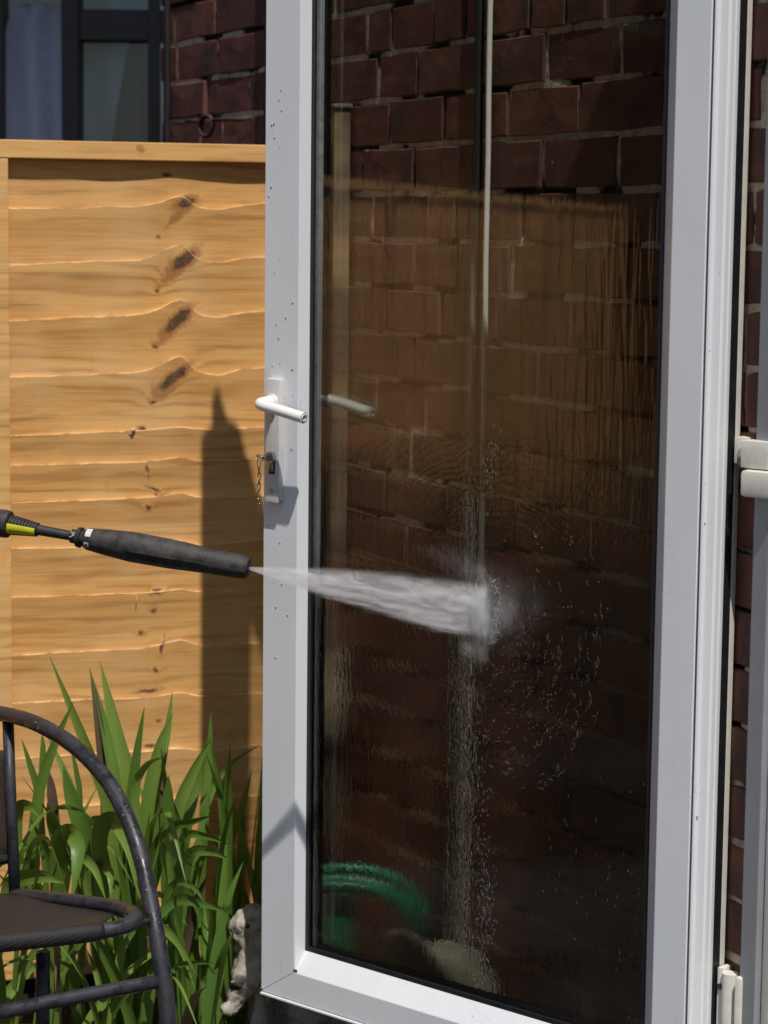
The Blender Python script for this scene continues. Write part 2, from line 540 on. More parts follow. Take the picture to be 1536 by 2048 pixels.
def ztop(k, x, full=True):
    a, b = tops[min(k, len(tops) - 1)]
    z = b + (a - b) * min(max((x - .136) / (.42), -0.4), 1.6)
    amp = bumpA[k]
    d = x - (KX - .008)
    s = .017 if d < 0 else .040          # steep on the wall side, gentle on the other
    z += amp * math.exp(-(d / s) ** 2) - amp * .35 * math.exp(-((x - .215) / .03) ** 2)
    z += .0035 * nz(x * 6, k * 3.1) + .0012 * nz(x * 30, k * 7.7)
    # repeat figure further along, other trees
    for q, xq in enumerate((.92, 1.45)):
        z += .010 * math.exp(-((x - xq - .02 * nz(k, q)) / .03) ** 2)
    return z + CAMZ
def board_mesh(k, x0, x1, dx):
    n = int((x1 - x0) / dx) + 1
    prof = 8
    v = []; f = []
    for i in range(n + 1):
        x = x0 + (x1 - x0) * i / n
        zt = ztop(k, x); zb = (ztop(k + 1, x) if k + 1 < len(tops) else zt - .09) - .016
        h = zt - zb
        wob = .0012 * nz(x * 14, k * 2.0, 5) + .0035 * math.exp(-((x - KX) / .035) ** 2) * (1 if k < 5 else .5)
        edge = .0009 * nz(x * 60, k, 9) + .0005 * nz(x * 190, k, 2)
        pr_ = .0010 * nz(x * 22, k * 5.1, 3) - .0012
        row = [(x, -.004, zt - .001), (x, .0072 + wob + pr_, zt + edge), (x, .0080 + wob + pr_, zt - .0008 + edge)]
        for j in range(1, prof):
            t_ = j / (prof - 1)
            y = .0086 + pr_ * (1 - t_) ** 4 - .0190 * t_ + .0145 * t_ * t_ + wob * (1 - t_ * .6) + .0009 * nz(x * 8, t_ * 2.2, k)
            row.append((x, y, zt - .003 - (h - .003) * t_))
        row.append((x, -.006, zb))
        v += row
    m_ = len(row)
    for i in range(n):
        for j in range(m_ - 1):
            a = i * m_ + j
            f.append((a, a + 1, a + m_ + 1, a + m_))
    f.append(tuple(range(m_)))
    f.append(tuple(n * m_ + j for j in range(m_))[::-1])
    me = mesh('board', v, f); me.materials.append(M['wood']); me.materials.append(M['sawn']); fix_normals(me)
    for i_, p in enumerate(me.polygons):
        p.use_smooth = len(p.vertices) == 4 and i_ % (m_ - 1) > 2
        if len(p.vertices) == 4 and i_ % (m_ - 1) < 2: p.material_index = 1
    bm = bmesh.new(); bm.from_mesh(me)
    for e in bm.edges:
        if len(e.link_faces) == 2 and e.calc_face_angle(0) > R(50): e.smooth = False
    bm.to_mesh(me); bm.free()
    return me
PX0, PX1 = .046, 1.84
bmeshes = [board_mesh(k, PX0, PX1, .008) for k in range(len(tops) - 1)]
RT = .1285 + CAMZ; RB = .1000 + CAMZ
def panel(parent, dx, main=True):
    for me in bmeshes:
        o = link('board', me, parent); o.location = (dx, 0, 0)
    o = MB().box(PX0, PX1, -.02, .0205, RB, RT, .0015).build('top_rail', M['rail'], parent); o.location = (dx, 0, 0)
    for xb in (PX0 - .002, .5575, 1.18, 1.80):
        o = MB().box(xb, xb + .036, .004, .0200, .10, RB - .001, .0015).build('batten', M['rail'], parent); o.location = (dx, 0, 0)
        if not (xb > .5): pass
    o = MB().box(PX0, PX1, -.018, .018, .03, .13, .002).build('gravel_board', M['rail'], parent); o.location = (dx, 0, 0)
panel(fence, 0)
def splinter(px, py, dx, dz, w_, out=.012):
    fx, fz = px_f(px, py); fz += CAMZ
    MB().tube([(fx, out, fz), (fx + dx * .5, out + .004, fz + dz * .6), (fx + dx, out + .002, fz + dz)], [w_, w_ * .8, w_ * .15], 6).build('splinter', M['sawn'], fence, False)
splinter(268, 857, .010, -.003, .0022, .008); splinter(296, 915, .0005, -.026, .0008, .008); splinter(308, 975, -.020, -.006, .0010, .008)
splinter(272, 1184, .003, -.022, .0008, .008); splinter(328, 1262, .006, -.022, .0008, .008); splinter(395, 1380, -.018, .004, .0009, .008)
M['post'] = mk_wood('weathered_post', (.12, .096, .072), (.08, .065, .048))
def post(x, parent, ztopv):
    MB().box(x, x + .028, -.03, .032, 0, ztopv, .003).build('post', M['post'], parent)
post(.0005, fence, CAMZ + .19)
MB().box(-.002, .031, -.034, .036, CAMZ + .19, CAMZ + .197, .002).build('post_cap', M['post'], fence)
f2 = empty('timber_fence', J0 + FD * 1.90, FRZ)
tag(f2, 'further run of the waney lap fence beyond the left edge, seen mirrored in the glass', 'fence')
panel(f2, 0); panel(f2, 1.9)
post(-.05, f2, CAMZ + .15); post(1.85, f2, CAMZ + .15); post(3.75, f2, CAMZ + .15)

panel(f2, 3.8); panel(f2, 5.7); panel(f2, 7.6)
post(5.65, f2, CAMZ + .15); post(7.55, f2, CAMZ + .15)
# ================================================================== NEIGHBOUR'S WINDOW behind the fence
nb_ = empty('neighbour_building', (0, 0, 0), 0)
tag(nb_, "dark brown framed neighbour's window and wall seen above the fence top, out of focus", 'building')
M['brown'] = simple('dark_brown_frame', (.030, .020, .019), .4, 0, .25, 8)
M['room'] = simple('dark_room', (.018, .016, .017), .8, 0, .2, 3)
YB = 5.35
def bx(px): return at_depth(px, 140, YB).x
def bz(py): return at_depth(160, py, YB).z
def pxbox(p0, p1, q0, q1, y0, y1, c=.004): return MB().box(bx(p0), bx(p1), y0, y1, bz(q1), bz(q0), c)
MB().box(bx(-900), bx(330), YB - .28, YB - .011, bz(-160) , bz(-200), .003).build('unseen_shade_hood', M['brown'], nb_)  # unseen overhang added to keep sun off the blind and curtain
wf = pxbox(156, 330, 18, 82, YB, YB + .05).build('window_frame', M['brown'], nb_)
pxbox(296, 322, -140, 300, YB - .006, YB + .06).build('stile', M['brown'], nb_)
pxbox(124, 160, -140, 300, YB - .012, YB + .06).build('stile', M['brown'], nb_)
MB().box(bx(-30), bx(10), YB - .01, YB + .06, bz(420), bz(-140), .003).build('stile', M['brown'], nb_)
MB().box(bx(-900), bx(340), YB - .01, YB + .08, bz(-120), bz(-900), .003).build('lintel', M['brown'], nb_)
MB().box(bx(-900), bx(330), YB - .01, YB + .08, 0, bz(300), .003).build('lower_wall', M['brick'], nb_)
MB().box(-9, bx(-30), YB - .01, YB + .3, 0, 3.4).build('side_wall', M['brick'], nb_)
MB().box(bx(-900), bx(340), YB + .6, YB + .65, 0, 3.4).build('room_wall', M['room'], nb_)
def mk_pane():
    t = NT('window_glass')
    tr = t.new('BsdfTransparent'); tr.inputs[0].default_value = (.80, .84, .84, 1)
    gl = t.new('BsdfGlossy'); gl.inputs['Roughness'].default_value = .02
    fr = t.new('Fresnel'); fr.inputs[0].default_value = 1.5
    mx_ = t.new('MixShader'); bf = t.new('NewGeometry').outputs['Backfacing']; t.set(mx_.inputs[0], t.math('MULTIPLY', t.math('MULTIPLY', fr.outputs[0], t.math('SUBTRACT', 1, bf)), 1.8, clamp=True)); t.l.new(tr.outputs[0], mx_.inputs[1]); t.l.new(gl.outputs[0], mx_.inputs[2])
    t.l.new(mx_.outputs[0], t.o.inputs['Surface'])
    return t.m
M['pane'] = mk_pane()
pxbox(160, 296, -140, 300, YB + .03, YB + .036, 0).build('pane', M['pane'], nb_)
pxbox(10, 124, -140, 300, YB + .03, YB + .036, 0).build('pane', M['pane'], nb_)
def drape(name, p0, p1, q0, q1, mat, y, folds, label, cat, edge=None):
    v = []; n = 60; mrow = 14
    for j in range(mrow + 1):
        q = q0 + (q1 - q0) * j / mrow
        for i in range(n + 1):
            t_ = i / n
            a, b = (p0, p1) if edge is None else edge(q, p0, p1)
            v.append((bx(a + (b - a) * t_), y + .012 * math.sin(t_ * folds * 6.28 + .3 * math.sin(j * .4)), bz(q)))
    f = [(j * (n + 1) + i, j * (n + 1) + i + 1, (j + 1) * (n + 1) + i + 1, (j + 1) * (n + 1) + i) for j in range(mrow) for i in range(n)]
    me = mesh(name, v, f); o = link(name, me, None, mat, True)
    sol = o.modifiers.new('thickness', 'SOLIDIFY'); sol.thickness = .002
    tag(o, label, cat); return o
def mk_lace():
    t = NT('lace_cloth')
    vo = t.new('TexVoronoi'); t.set(vo.inputs['Vector'], t.map((1, 1, 1))); vo.inputs['Scale'].default_value = 22; vo.inputs['Randomness'].default_value = .15
    d = t.sstep(vo.outputs['Distance'], .12, .2, True)
    c = t.mix(t.math('MULTIPLY', d, .5), (.55, .55, .66), (.7, .7, .8))
    return t.pr(c, .9)
M['lace'] = mk_lace()
M['teal'] = simple('teal_blind', (.78, .88, .95), .8, 0, .06, 2)
M['navy'] = simple('slate_drape', (.12, .15, .19), .85, 0, .08, 4)
drape('lace_curtain', 8, 128, 8, 320, M['lace'], YB + .012, 1.6, 'bluish lace curtain hanging in the far left window', 'curtain',
      lambda q, a, b: (a + max(0, (60 - q)) * .35, b))
drape('blind', 150, 300, -140, 320, M['teal'], YB + .09, 1.5, 'pale teal blind behind the dark brown window stile', 'blind')
drape('drape', 215, 300, 40, 320, M['navy'], YB + .06, 1.2, 'dark slate drape falling diagonally across the teal blind', 'curtain',
      lambda q, a, b: (250 - (q - 82) * .17 if q > 82 else 252, b))

# things fixed on the brick wall
def wpt(s, out, z): return W0 + WD * s + Vector((-math.sin(WA), -math.cos(WA), 0)) * out + Vector((0, 0, z))
M['cable_or_shadow'] = simple('black_cable_or_shadow', (.015, .014, .014), .5, 0, .2, 30)
def wcable(s, z0, z1, r_, mat, name, label, out=.006, wob=.002, cat='cable'):
    pts = [wpt(s + wob * nz(i * .9, s * 9), out + r_ + abs(wob * nz(i * .7, 3)), z0 + (z1 - z0) * i / 24) for i in range(25)]
    o = MB().tube(pts, r_, 10).build(name, mat, None, True); tag(o, label, cat); return o
wcable(1.995, 1.2, 2.0, .006, M['cable_or_shadow'], 'black_cable_or_shadow', 'black cable clipped down the far brick wall beside the brown window')
wcable(1.49, 1.2, 2.0, .007, M['cable_or_shadow'], 'black_cable_or_shadow', 'black cable on the brick wall just left of the white door edge')
whitec = simple('white_cable', (.80, .78, .74), .45, 0, .05, 30)
wcable(.668, .05, 2.05, .0042, whitec, 'white_cable', 'white cable running straight down the wall behind the wet glass', .010, .003)
wcable(.705, .05, 2.05, .0070, M['cable_or_shadow'], 'black_cable_or_shadow', 'dark rod standing in for the shadow beside the white cable behind the wet glass', .004, .001)  # dark rod added to stand in for the white cable's shadow on the wall
rust = simple('rusty_iron', (.06, .032, .026), .75, .3, .4, 90, .4, .001)
ring = empty('iron_ring', wpt(1.775, .012, 1.455))
tag(ring, 'old rusty iron ring and rod fixed on the far brick wall above the fence', 'ring')
def rel(p, o): return Vector(p) - o.location
rp = [rel(wpt(1.785 + .034 * math.cos(a), .014, 1.452 + .019 * math.sin(a)), ring) for a in [2 * math.pi * i / 24 for i in range(24)]]
MB().tube(rp, .0042, 8, closed=True).build('ring_loop', rust, ring, True)
MB().tube([rel(wpt(1.75, .014, 1.462), ring), rel(wpt(1.60, .012, 1.458), ring)], .0032, 8).build('rod', rust, ring, True)
MB().tube([rel(wpt(1.82, .010, 1.462), ring), rel(wpt(1.90, .010, 1.466), ring)], .0032, 8).build('rod', rust, ring, True)

# ================================================================== THE DOOR
door = empty('glass_door', DL + Vector((0, 0, DZ)), -TH)
tag(door, 'white plastic framed glazed patio door standing open, wet from the jet', 'door')
# local: x along door, y = into the back, z up
BB = .0185
GX = .0743                                       # glass edge from sash edge
FL = {'l': .0685, 'r': .0510, 'b': .0440, 't': .0500}   # width of the flat face on each side
DHH = DH
def prof_for(flat):
    return [(.0, .0022), (.0022, .0), (flat - .001, .0), (flat + .0006, .0008), (GX - .0010, BB - .0012), (GX, BB + .001), (GX, .046), (.0600, .0635), (.0140, .0635), (.0, .0420)]
def ringpts(c):
    sx = 'l' if c in (0, 3) else 'r'; sz = 'b' if c in (0, 1) else 't'
    px_, pz_ = prof_for(FL[sx]), prof_for(FL[sz])
    out = []
    for (ux, y), (uz, _) in zip(px_, pz_):
        out.append(Vector((ux if sx == 'l' else DW - ux, y, uz if sz == 'b' else DHH - uz)))
    return out
def member(c0, c1, name, shift):
    p0, p1 = ringpts(c0), ringpts(c1); n = len(p0)
    v = [q + Vector(shift) for q in p0 + p1]
    f = [(i, (i + 1) % n, n + (i + 1) % n, n + i) for i in range(n)]
    f += [tuple(range(n))[::-1], tuple(range(n, 2 * n))]
    me = fix_normals(mesh(name, v, f))
    return link(name, me, door, M['upvc'])
G = .00028
member(0, 1, 'bottom_rail', (0, 0, -G * 2))
member(1, 2, 'stile', (G, 0, 0))
member(2, 3, 'top_rail', (0, 0, G * 2))
member(3, 0, 'stile', (-G, 0, 0))
# hinge-side edge: ridged profile, groove, seal and outer flange, seen edge-on
ed = [(0, .0028), (.0022, .0036), (.0030, .0065), (.0048, .0085), (.0052, .0150), (.0034, .0175), (.0034, .0270), (.0046, .0292), (.0012, .0302), (.0012, .0314), (.0042, .0326), (.0040, .0392), (.0026, .0415), (.0036, .0440), (.0030, .0505), (.0008, .0512), (0, .0512)]
v = []
for z in (0.004, DHH - .004):
    for (x, y) in ed: v.append((DW + .0012 + x, y, z))
n = len(ed)
f = [(i, i + 1, n + i + 1, n + i) for i in range(n - 1)] + [(n - 1, 0, n, 2 * n - 1), tuple(range(n)), tuple(range(n, 2 * n))]
link('edge_profile', fix_normals(mesh('edge_profile', v, f)), door, M['upvc'])
for (gx, gz, ga, gb) in ((.0700, .0462, .0035, .0016), (.0010, .0030, .004, .0012)):
    MB().box(gx - ga, gx + ga, -.0004, .0012, gz - gb, gz + gb, .0003).build('corner_grime', M['dirt'], door)
MB().box(DW + .0006, DW + .0016, .0005, .0026, .002, DHH - .002).build('edge_dark_line', M['dirt'], door)  # dark line between the front face and the edge profile
MB().box(DW - .002, DW + .0040, .0516, .0672, .003, DHH - .003, .001).build('edge_seal', M['gasket'], door)
MB().box(DW - .006, DW + .0042, .0676, .0775, .003, DHH - .003, .001).build('back_flange', M['ivory'], door)
MB().box(.0005, DW - .0005, .0230, .0360, DHH + .0003, DHH + .048).build('shadow_peak_bar', M['gasket'], door)  # unseen bar added to shape the peak of the door's shadow on the fence
# bottom drip lip
MB().box(.001, DW - .001, -.0022, .004, -.0045, -.0008, .001).build('drip_lip', M['upvc'], door)
# glazing: gaskets, spacer, two panes
def frame_ring(name, u0, u1, y0, y1, mat, parent=door):
    mb = MB()
    mb.box(u0, u1, y0, y1, u0, DHH - u0); mb.box(DW - u1, DW - u0, y0, y1, u0, DHH - u0)
    mb.box(u1, DW - u1, y0, y1, u0, u1); mb.box(u1, DW - u1, y0, y1, DHH - u1, DHH - u0)
    return mb.build(name, mat, parent)
frame_ring('outer_gasket', GX - .001, GX + .0052, BB - .0014, BB + .0026, M['gasket'])
MB().box(GX + .0005, GX + .0125, BB + .0076, BB + .0095, GX, DHH - GX).box(GX + .0126, DW - GX, BB + .0076, BB + .0095, GX, GX + .0105).box(DW - GX - .0045, DW - GX - .0002, BB + .0076, BB + .0095, GX + .011, DHH - GX).build('spacer_bar', M['spacer'], door)
frame_ring('edge_sealant', GX + .0005, GX + .0042, BB + .0098, BB + .0242, M['gasket'])
frame_ring('inner_gasket', GX - .001, GX + .0038, BB + .0290, BB + .0330, M['gasket'])
frame_ring('inner_bead', GX + .0002, GX + .0030, BB + .0332, .0470, M['gasket'])

IX, IZ = .4084, .6105     # where the jet strikes
def mk_wet(front=True):
    t = NT('wet_glass' if front else 'rear_glass')
    ob = t.tc.outputs['Object']
    tr = t.new('BsdfTransparent'); gl = t.new('BsdfGlossy'); fr = t.new('Fresnel')
    fr.inputs[0].default_value = 1.5
    if not front:
        tr.inputs[0].default_value = (.90, .905, .89, 1)
        gl.inputs['Roughness'].default_value = .01
        mx_ = t.new('MixShader'); t.set(mx_.inputs[0], coat(t, .072, .35)); t.l.new(tr.outputs[0], mx_.inputs[1]); t.l.new(gl.outputs[0], mx_.inputs[2])
        t.l.new(mx_.outputs[0], t.o.inputs['Surface']); return t.m
    sep = t.new('SeparateXYZ'); t.set(sep.inputs[0], ob)
    X, Z = sep.outputs[0], sep.outputs[2]
    # polar frame round the impact
    rx = t.math('SUBTRACT', X, IX); rz = t.math('SUBTRACT', Z, IZ)
    rr = t.math('SQRT', t.math('ADD', t.math('MULTIPLY', rx, rx), t.math('MULTIPLY', rz, rz)))
    wob = t.noise(ob, 18, 3, .6)
    rw = t.math('ADD', rr, t.math('MULTIPLY', wob, .05))
    rings = t.math('SINE', t.math('MULTIPLY', rw, 620))
    ringmask = t.math('MULTIPLY', t.sstep(rr, .07, .13), t.sstep(rr, .19, .36, True))
    rivulet = t.noise(t.map((190, 1, 26)), 1, 3, .6, 1.4)
    rivulet2 = t.noise(t.map((70, 1, 5)), 1, 2, .5, .8)
    chop = t.noise(t.map((95, 1, 42)), 1, 2, .55, 1.2)
    zedge = t.math('ADD', Z, t.math('MULTIPLY', t.noise(t.map((16, 1, 1.5)), 1, 2, .5), .16))
    flow = t.sstep(zedge, 1.20, .98)                 # sheet of water below this height
    flow = t.sstep(zedge, .98, 1.20, True)
    low = t.sstep(Z, .52, .88, True)
    leftband = t.sstep(X, .13, .17, True)
    colband = t.math('MULTIPLY', t.sstep(t.math('ABSOLUTE', t.math('SUBTRACT', X, .395)), .022, .055, True), t.sstep(Z, .78, .86, True))
    h = t.math('MULTIPLY', t.math('MULTIPLY', rings, .05), ringmask)
    h = t.math('ADD', h, t.math('MULTIPLY', t.math('MULTIPLY', rivulet, flow), t.math('ADD', .05, t.math('MULTIPLY', t.sstep(Z, .6, .95, True), .35))))
    h = t.math('ADD', h, t.math('MULTIPLY', rivulet2, .14))
    chopw = t.math('ADD', t.math('ADD', t.math('MULTIPLY', low, .42), t.math('MULTIPLY', ringmask, .25)), t.math('MULTIPLY', colband, .35))
    h = t.math('ADD', h, t.math('MULTIPLY', chop, chopw))
    nm = t.bump(h, 1.0, .0014)
    rf = t.new('BsdfRefraction'); rf.inputs['IOR'].default_value = 1.07; rf.inputs['Roughness'].default_value = 0
    rf.inputs[0].default_value = (.86, .865, .835, 1); t.l.new(t.bump(h, 1.0, .0042), rf.inputs['Normal'])
    tr.inputs[0].default_value = (.86, .865, .835, 1)
    nmg = t.bump(t.math('ADD', h, t.math('MULTIPLY', t.math('MULTIPLY', rivulet2, t.sstep(Z, .5, .8)), t.math('MULTIPLY', t.sstep(Z, .95, 1.25, True), .32))), 1.0, .0007); gl.inputs['Roughness'].default_value = .02; t.l.new(nmg, gl.inputs['Normal']); t.l.new(nm, fr.inputs['Normal'])
    m1 = t.new('MixShader'); t.set(m1.inputs[0], t.math('ADD', t.math('MULTIPLY', t.sstep(Z, .56, .70, True), .65), t.math('MULTIPLY', flow, t.math('MULTIPLY_ADD', colband, .35, .38)), clamp=True)); t.l.new(tr.outputs[0], m1.inputs[1]); t.l.new(rf.outputs[0], m1.inputs[2])
    m2 = t.new('MixShader'); t.set(m2.inputs[0], coat(t, .092, .42, nmg)); t.l.new(m1.outputs[0], m2.inputs[1]); t.l.new(gl.outputs[0], m2.inputs[2])
    t.l.new(m2.outputs[0], t.o.inputs['Surface'])
    return t.m
M['wet'] = mk_wet(); M['rear'] = mk_wet(False)
def pane_box(name, y0, y1, mfront, mback):
    u = GX + .0006
    mb = MB().box(u, DW - u, y0, y1, u, DHH - u)
    me = fix_normals(mesh(name, mb.v, mb.f))
    me.materials.append(mfront); me.materials.append(mback)
    for p in me.polygons: p.material_index = 0 if p.normal.y < -.5 else 1
    return link(name, me, door)
pane_box('pane', BB + .0032, BB + .0072, M['wet'], M['rear'])
pane_box('pane', BB + .0246, BB + .0284, M['rear'], M['rear'])
# reveal of black/grey gaskets scratches: thin water line along the left gasket
def lever(parent, s, name_h):
    """s = -1 front (towards the garden), +1 rear"""
    yb = 0 if s < 0 else .0635
    PX_, Z0, Z1 = .0142, .7215, .8945
    y = lambda d: yb + s * d
    mbp = MB().box(PX_, PX_ + .0275, min(y(0), y(.0105)), max(y(0), y(.0105)), Z0, Z1, .0028)
    pl_ = mbp.build('handle_plate', M['plate'], parent, angle=40)
    zc = .8605; xc = PX_ + .0138
    MB().tube([(xc, y(.0108), zc), (xc, y(.015), zc)], .0122, 20).build('rose', M['lever'], parent, angle=40)
    pts = catmull([(xc, y(.014), zc), (xc, y(.028), zc), (xc + .004, y(.0375), zc - .0002), (xc + .016, y(.041), zc - .0022), (xc + .045, y(.0395), zc - .0068), (xc + .088, y(.037), zc - .0145)], 8)
    rad = []
    for i in range(len(pts)):
        t_ = i / (len(pts) - 1); rad.append(.0100 - .0022 * min(1, t_ * 2.2))
    lv = MB().tube(pts, rad, 20).build('lever', M['lever'], parent, angle=50)
    d = (pts[-1] - pts[-2]).normalized(); e = pts[-1]
    q = d.orthogonal().normalized(); w = d.cross(q)
    rp_ = [e + d * .0004 + (q * math.cos(a) + w * math.sin(a)) * .0046 for a in [2 * math.pi * i / 20 for i in range(20)]]
    MB().tube(rp_, .0007, 6, closed=True).build('end_cap_ring', M['plate'], lv, True)
    return pl_
plate = lever(door, -1, 'front')
lever(door, 1, 'rear')
PX_ = .0142
# screws, euro cylinder and the raised lower lip of the plate
for zz in (.8385, .7365):
    MB().tube([(PX_ + .0138, -.0104, zz), (PX_ + .0138, -.0116, zz)], .0030, 14).build('screw', M['silver'], door, angle=40)
MB().box(PX_ + .001, PX_ + .0270, -.0118, -.0098, .7200, .7325, .0009).build('plate_lip', M['plate'], door, angle=40)
cy = MB().tube([(PX_ + .0138, -.0100, .7835), (PX_ + .0138, -.0165, .7835)], .0083, 22); cy.box(PX_ + .0138 - .0048, PX_ + .0138 + .0048, -.0162, -.0100, .7640, .7830, .0015)
cyl = cy.build('lock_cylinder', M['silver'], door, angle=40)
MB().box(PX_ + .0138 - .0062, PX_ + .0138 + .0062, -.0109, -.0104, .7600, .7905, .0).build('keyhole_slot', M['dirt'], cyl)
MB().box(PX_ + .0138 - .0009, PX_ + .0138 + .0009, -.0300, -.0160, .7790, .7880, .0003).build('key_shank', M['silver'], cyl)
# hinges on the edge
def hinge(z0, top):
    h = MB().tube([(DW + .058, .038, z0), (DW + .058, .038, top)], .0112, 22).build('hinge', M['ivory'], door, angle=40)
    return h
for (z, big) in ((.8240, True), (.150, False)):
    if big:
        h = MB().box(DW + .0330, DW + .0720, .036, .058, z, z + .0335, .0018).build('hinge_knuckle', M['ivory'], door, angle=40)
        MB().box(DW + .0380, DW + .1100, .028, .060, z - .0345, z - .0015, .006).build('hinge_leaf', M['ivory'], door, angle=40)
        MB().box(DW + .0090, DW + .0285, .058, .078, z + .002, z + .0345, .0012).build('hinge_plate', M['ivory'], door, angle=40)
        MB().tube([(DW + .0190, .0560, z + .016), (DW + .0195, .0595, z + .016)], .0045, 14).build('hinge_screw', M['silver'], door, angle=40)
        MB().tube(catmull([(DW + .019, .0562, z + .010), (DW + .018, .056, z + .0), (DW + .0205, .057, z - .010), (DW + .020, .058, z - .016)], 5), [.0030] * 10 + [.0020] * 5 + [.0009], 8).build('cobweb_grime', M['dirt'], door, True)
    else:
        MB().tube([(DW + .0255, .060, -.05), (DW + .0255, .060, .188)], .0105, 24).build('hinge_barrel', M['ivory'], door, angle=40)
        MB().box(DW + .0400, DW + .0500, .046, .080, -.05, .190, .0045).build('hinge_leaf', M['ivory'], door, angle=40)
        MB().box(DW + .0070, DW + .0150, .058, .078, -.05, .192, .0012).build('hinge_plate', M['ivory'], door, angle=40)
        MB().tube([(DW + .0112, .0560, .168), (DW + .0118, .0585, .168)], .0040, 14).build('hinge_screw', M['dirt'], door, angle=40)

# keychain hanging from the key
kc = empty('keychain', dpt(.012, .02, .78))
tag(kc, 'small metal split ring with chain hanging from the key in the door lock', 'keychain')
def dl(x, out, z): return dpt(x, out, z) - kc.location
def torus(cpt, axis_a, axis_b, ra, rb, r_, mat, name):
    pts = [Vector(cpt) + Vector(axis_a) * ra * math.cos(t_) + Vector(axis_b) * rb * math.sin(t_) for t_ in [2 * math.pi * i / 22 for i in range(22)]]
    return MB().tube(pts, r_, 7, closed=True).build(name, mat, kc, True)
ax = DD; az = Vector((0, 0, 1)); an = DN
torus(dl(.022, .026, .7845), (ax * .9 + an * .3).normalized(), (az * .45 + an * .9).normalized(), .0105, .0075, .0009, M['silver'], 'split_ring')
torus(dl(.0135, .022, .7745), (ax * .4 + az * .1).normalized(), az, .0030, .0085, .0007, M['silver'], 'split_ring')
for i in range(7):
    aa = ax if i % 2 else (an * .6 + ax * .3).normalized()
    torus(dl(.0120 + .0006 * math.sin(i), .020, .7640 - i * .0072), aa, az, .0028, .0048, .00075, M['brassy'], 'chain_link')
MB().tube([dl(.0120, .0185, .7095), dl(.0120, .0215, .7095)], .0048, 16).build('chain_disc', M['brassy'], kc, angle=40)

# ================================================================== WATER
def mk_drop():
    t = NT('water_drop')
    t.pr((.9, .92, .94), .03, 0, None, .6)
    t.b.inputs['Transmission Weight'].default_value = .55
    t.b.inputs['IOR'].default_value = 1.33
    return t.m
M['drop'] = mk_drop()
_bm = bmesh.new(); bmesh.ops.create_icosphere(_bm, subdivisions=1, radius=1)
ICO_V = [q.co.copy() for q in _bm.verts]; ICO_F = [[w.index for w in f_.verts] for f_ in _bm.faces]; _bm.free()
def blob(mb, c, a, b, cdir, thick):
    """ellipsoid: c centre (world), a along cdir, b across, thick out of the door"""
    cd = Vector(cdir).normalized(); cross = DN.cross(cd).normalized()
    mb.add([Vector(c) + cd * q.x * a + cross * q.y * b + DN * q.z * thick for q in ICO_V], ICO_F)
rnd = random.Random(5)
mb = MB()   # drops clinging to the frame
for i in range(60):
    side = rnd.random()
    if side < .6: x = rnd.uniform(.004, .060); z = rnd.uniform(.45, 1.3); out = .0004
    else: x = DW + rnd.uniform(.002, .006); z = rnd.uniform(.1, 1.3); out = -rnd.choice([.006, .012, .022, .036, .048])
    s = rnd.uniform(.0006, .0016)
    if side < .6: blob(mb, dpt(x, out, z), s * rnd.uniform(1, 1.7), s, (0, 0, 1), s * .6)
    else:
        c = dpt(x, out, z); mb.add([c + Vector(q) * s for q in ICO_V], ICO_F)
o = mb.build('frame_droplets', M['drop'], None, True); tag(o, 'tiny water drops clinging to the white door frame', 'water drops', kind='stuff')
# beads flung across the glass in arcs round the impact
def mk_foam():
    t = NT('white_water')
    t.pr((.72, .73, .69), .15, 0, None, .6)
    t.b.inputs['Transmission Weight'].default_value = .72
    t.b.inputs['IOR'].default_value = 1.33
    return t.m
M['foam'] = mk_foam()
mb = MB()
yg = -(BB + .0028)
for i in range(760):
    k = rnd.random()
    if k < .5:
        a0 = rnd.gauss(-35, 42); rad = rnd.choice([.055, .09, .125, .16, .19]) * (1 + .10 * nz(a0 * .06, i % 5)) + rnd.gauss(0, .004)
        if nz(a0 * .12, rad * 30, 2) < .0: continue
        a = R(a0); x = IX + rad * math.cos(a) * .95; z = IZ - .02 + rad * math.sin(a) * 1.25
        tang = DD * -math.sin(a) + Vector((0, 0, 1)) * math.cos(a)
        s = rnd.uniform(.00012, .00040)
        blob(mb, dpt(x, yg, z), s * rnd.uniform(1.5, 5), s, tang, s * .7)
    elif k < .8:
        x = IX + rnd.gauss(.03, .05); z = IZ - abs(rnd.gauss(0, .12)) + .03
        s = rnd.uniform(.00012, .00032); blob(mb, dpt(x, yg, z), s * rnd.uniform(2, 6), s, Vector((0, 0, 1)) + DD * rnd.gauss(0, .5), s * .7)
    else:
        x = rnd.uniform(.12, .66); z = rnd.uniform(.12, 1.25); s = rnd.uniform(.00015, .0003)
        blob(mb, dpt(x, yg, z), s, s, (0, 0, 1), s)
def fil(pts, r_):
    mb.tube(pts, r_, 4)
for i in range(170):
    a0 = rnd.gauss(-38, 38); rad = rnd.choice([.05, .07, .095, .12, .15, .18]) + rnd.gauss(0, .006)
    if a0 > 60: continue
    span = rnd.uniform(1.5, 7); k = 5; ph = rnd.random() * 9
    pts = []
    for j in range(k):
        aa = R(a0 + span * j / k); r2 = rad * (1 + .035 * nz(j * .8, ph, 1))
        pts.append(dpt(IX + r2 * math.cos(aa) * .95, yg, IZ - .02 + r2 * math.sin(aa) * 1.25))
    fil(pts, rnd.uniform(.00008, .00020))
def squiggle(x, z, ln, r_):
    ph = rnd.random() * 50
    fil([dpt(x + .0022 * nz(ph, j * .55), yg, z - ln * j / 6) for j in range(7)], r_)
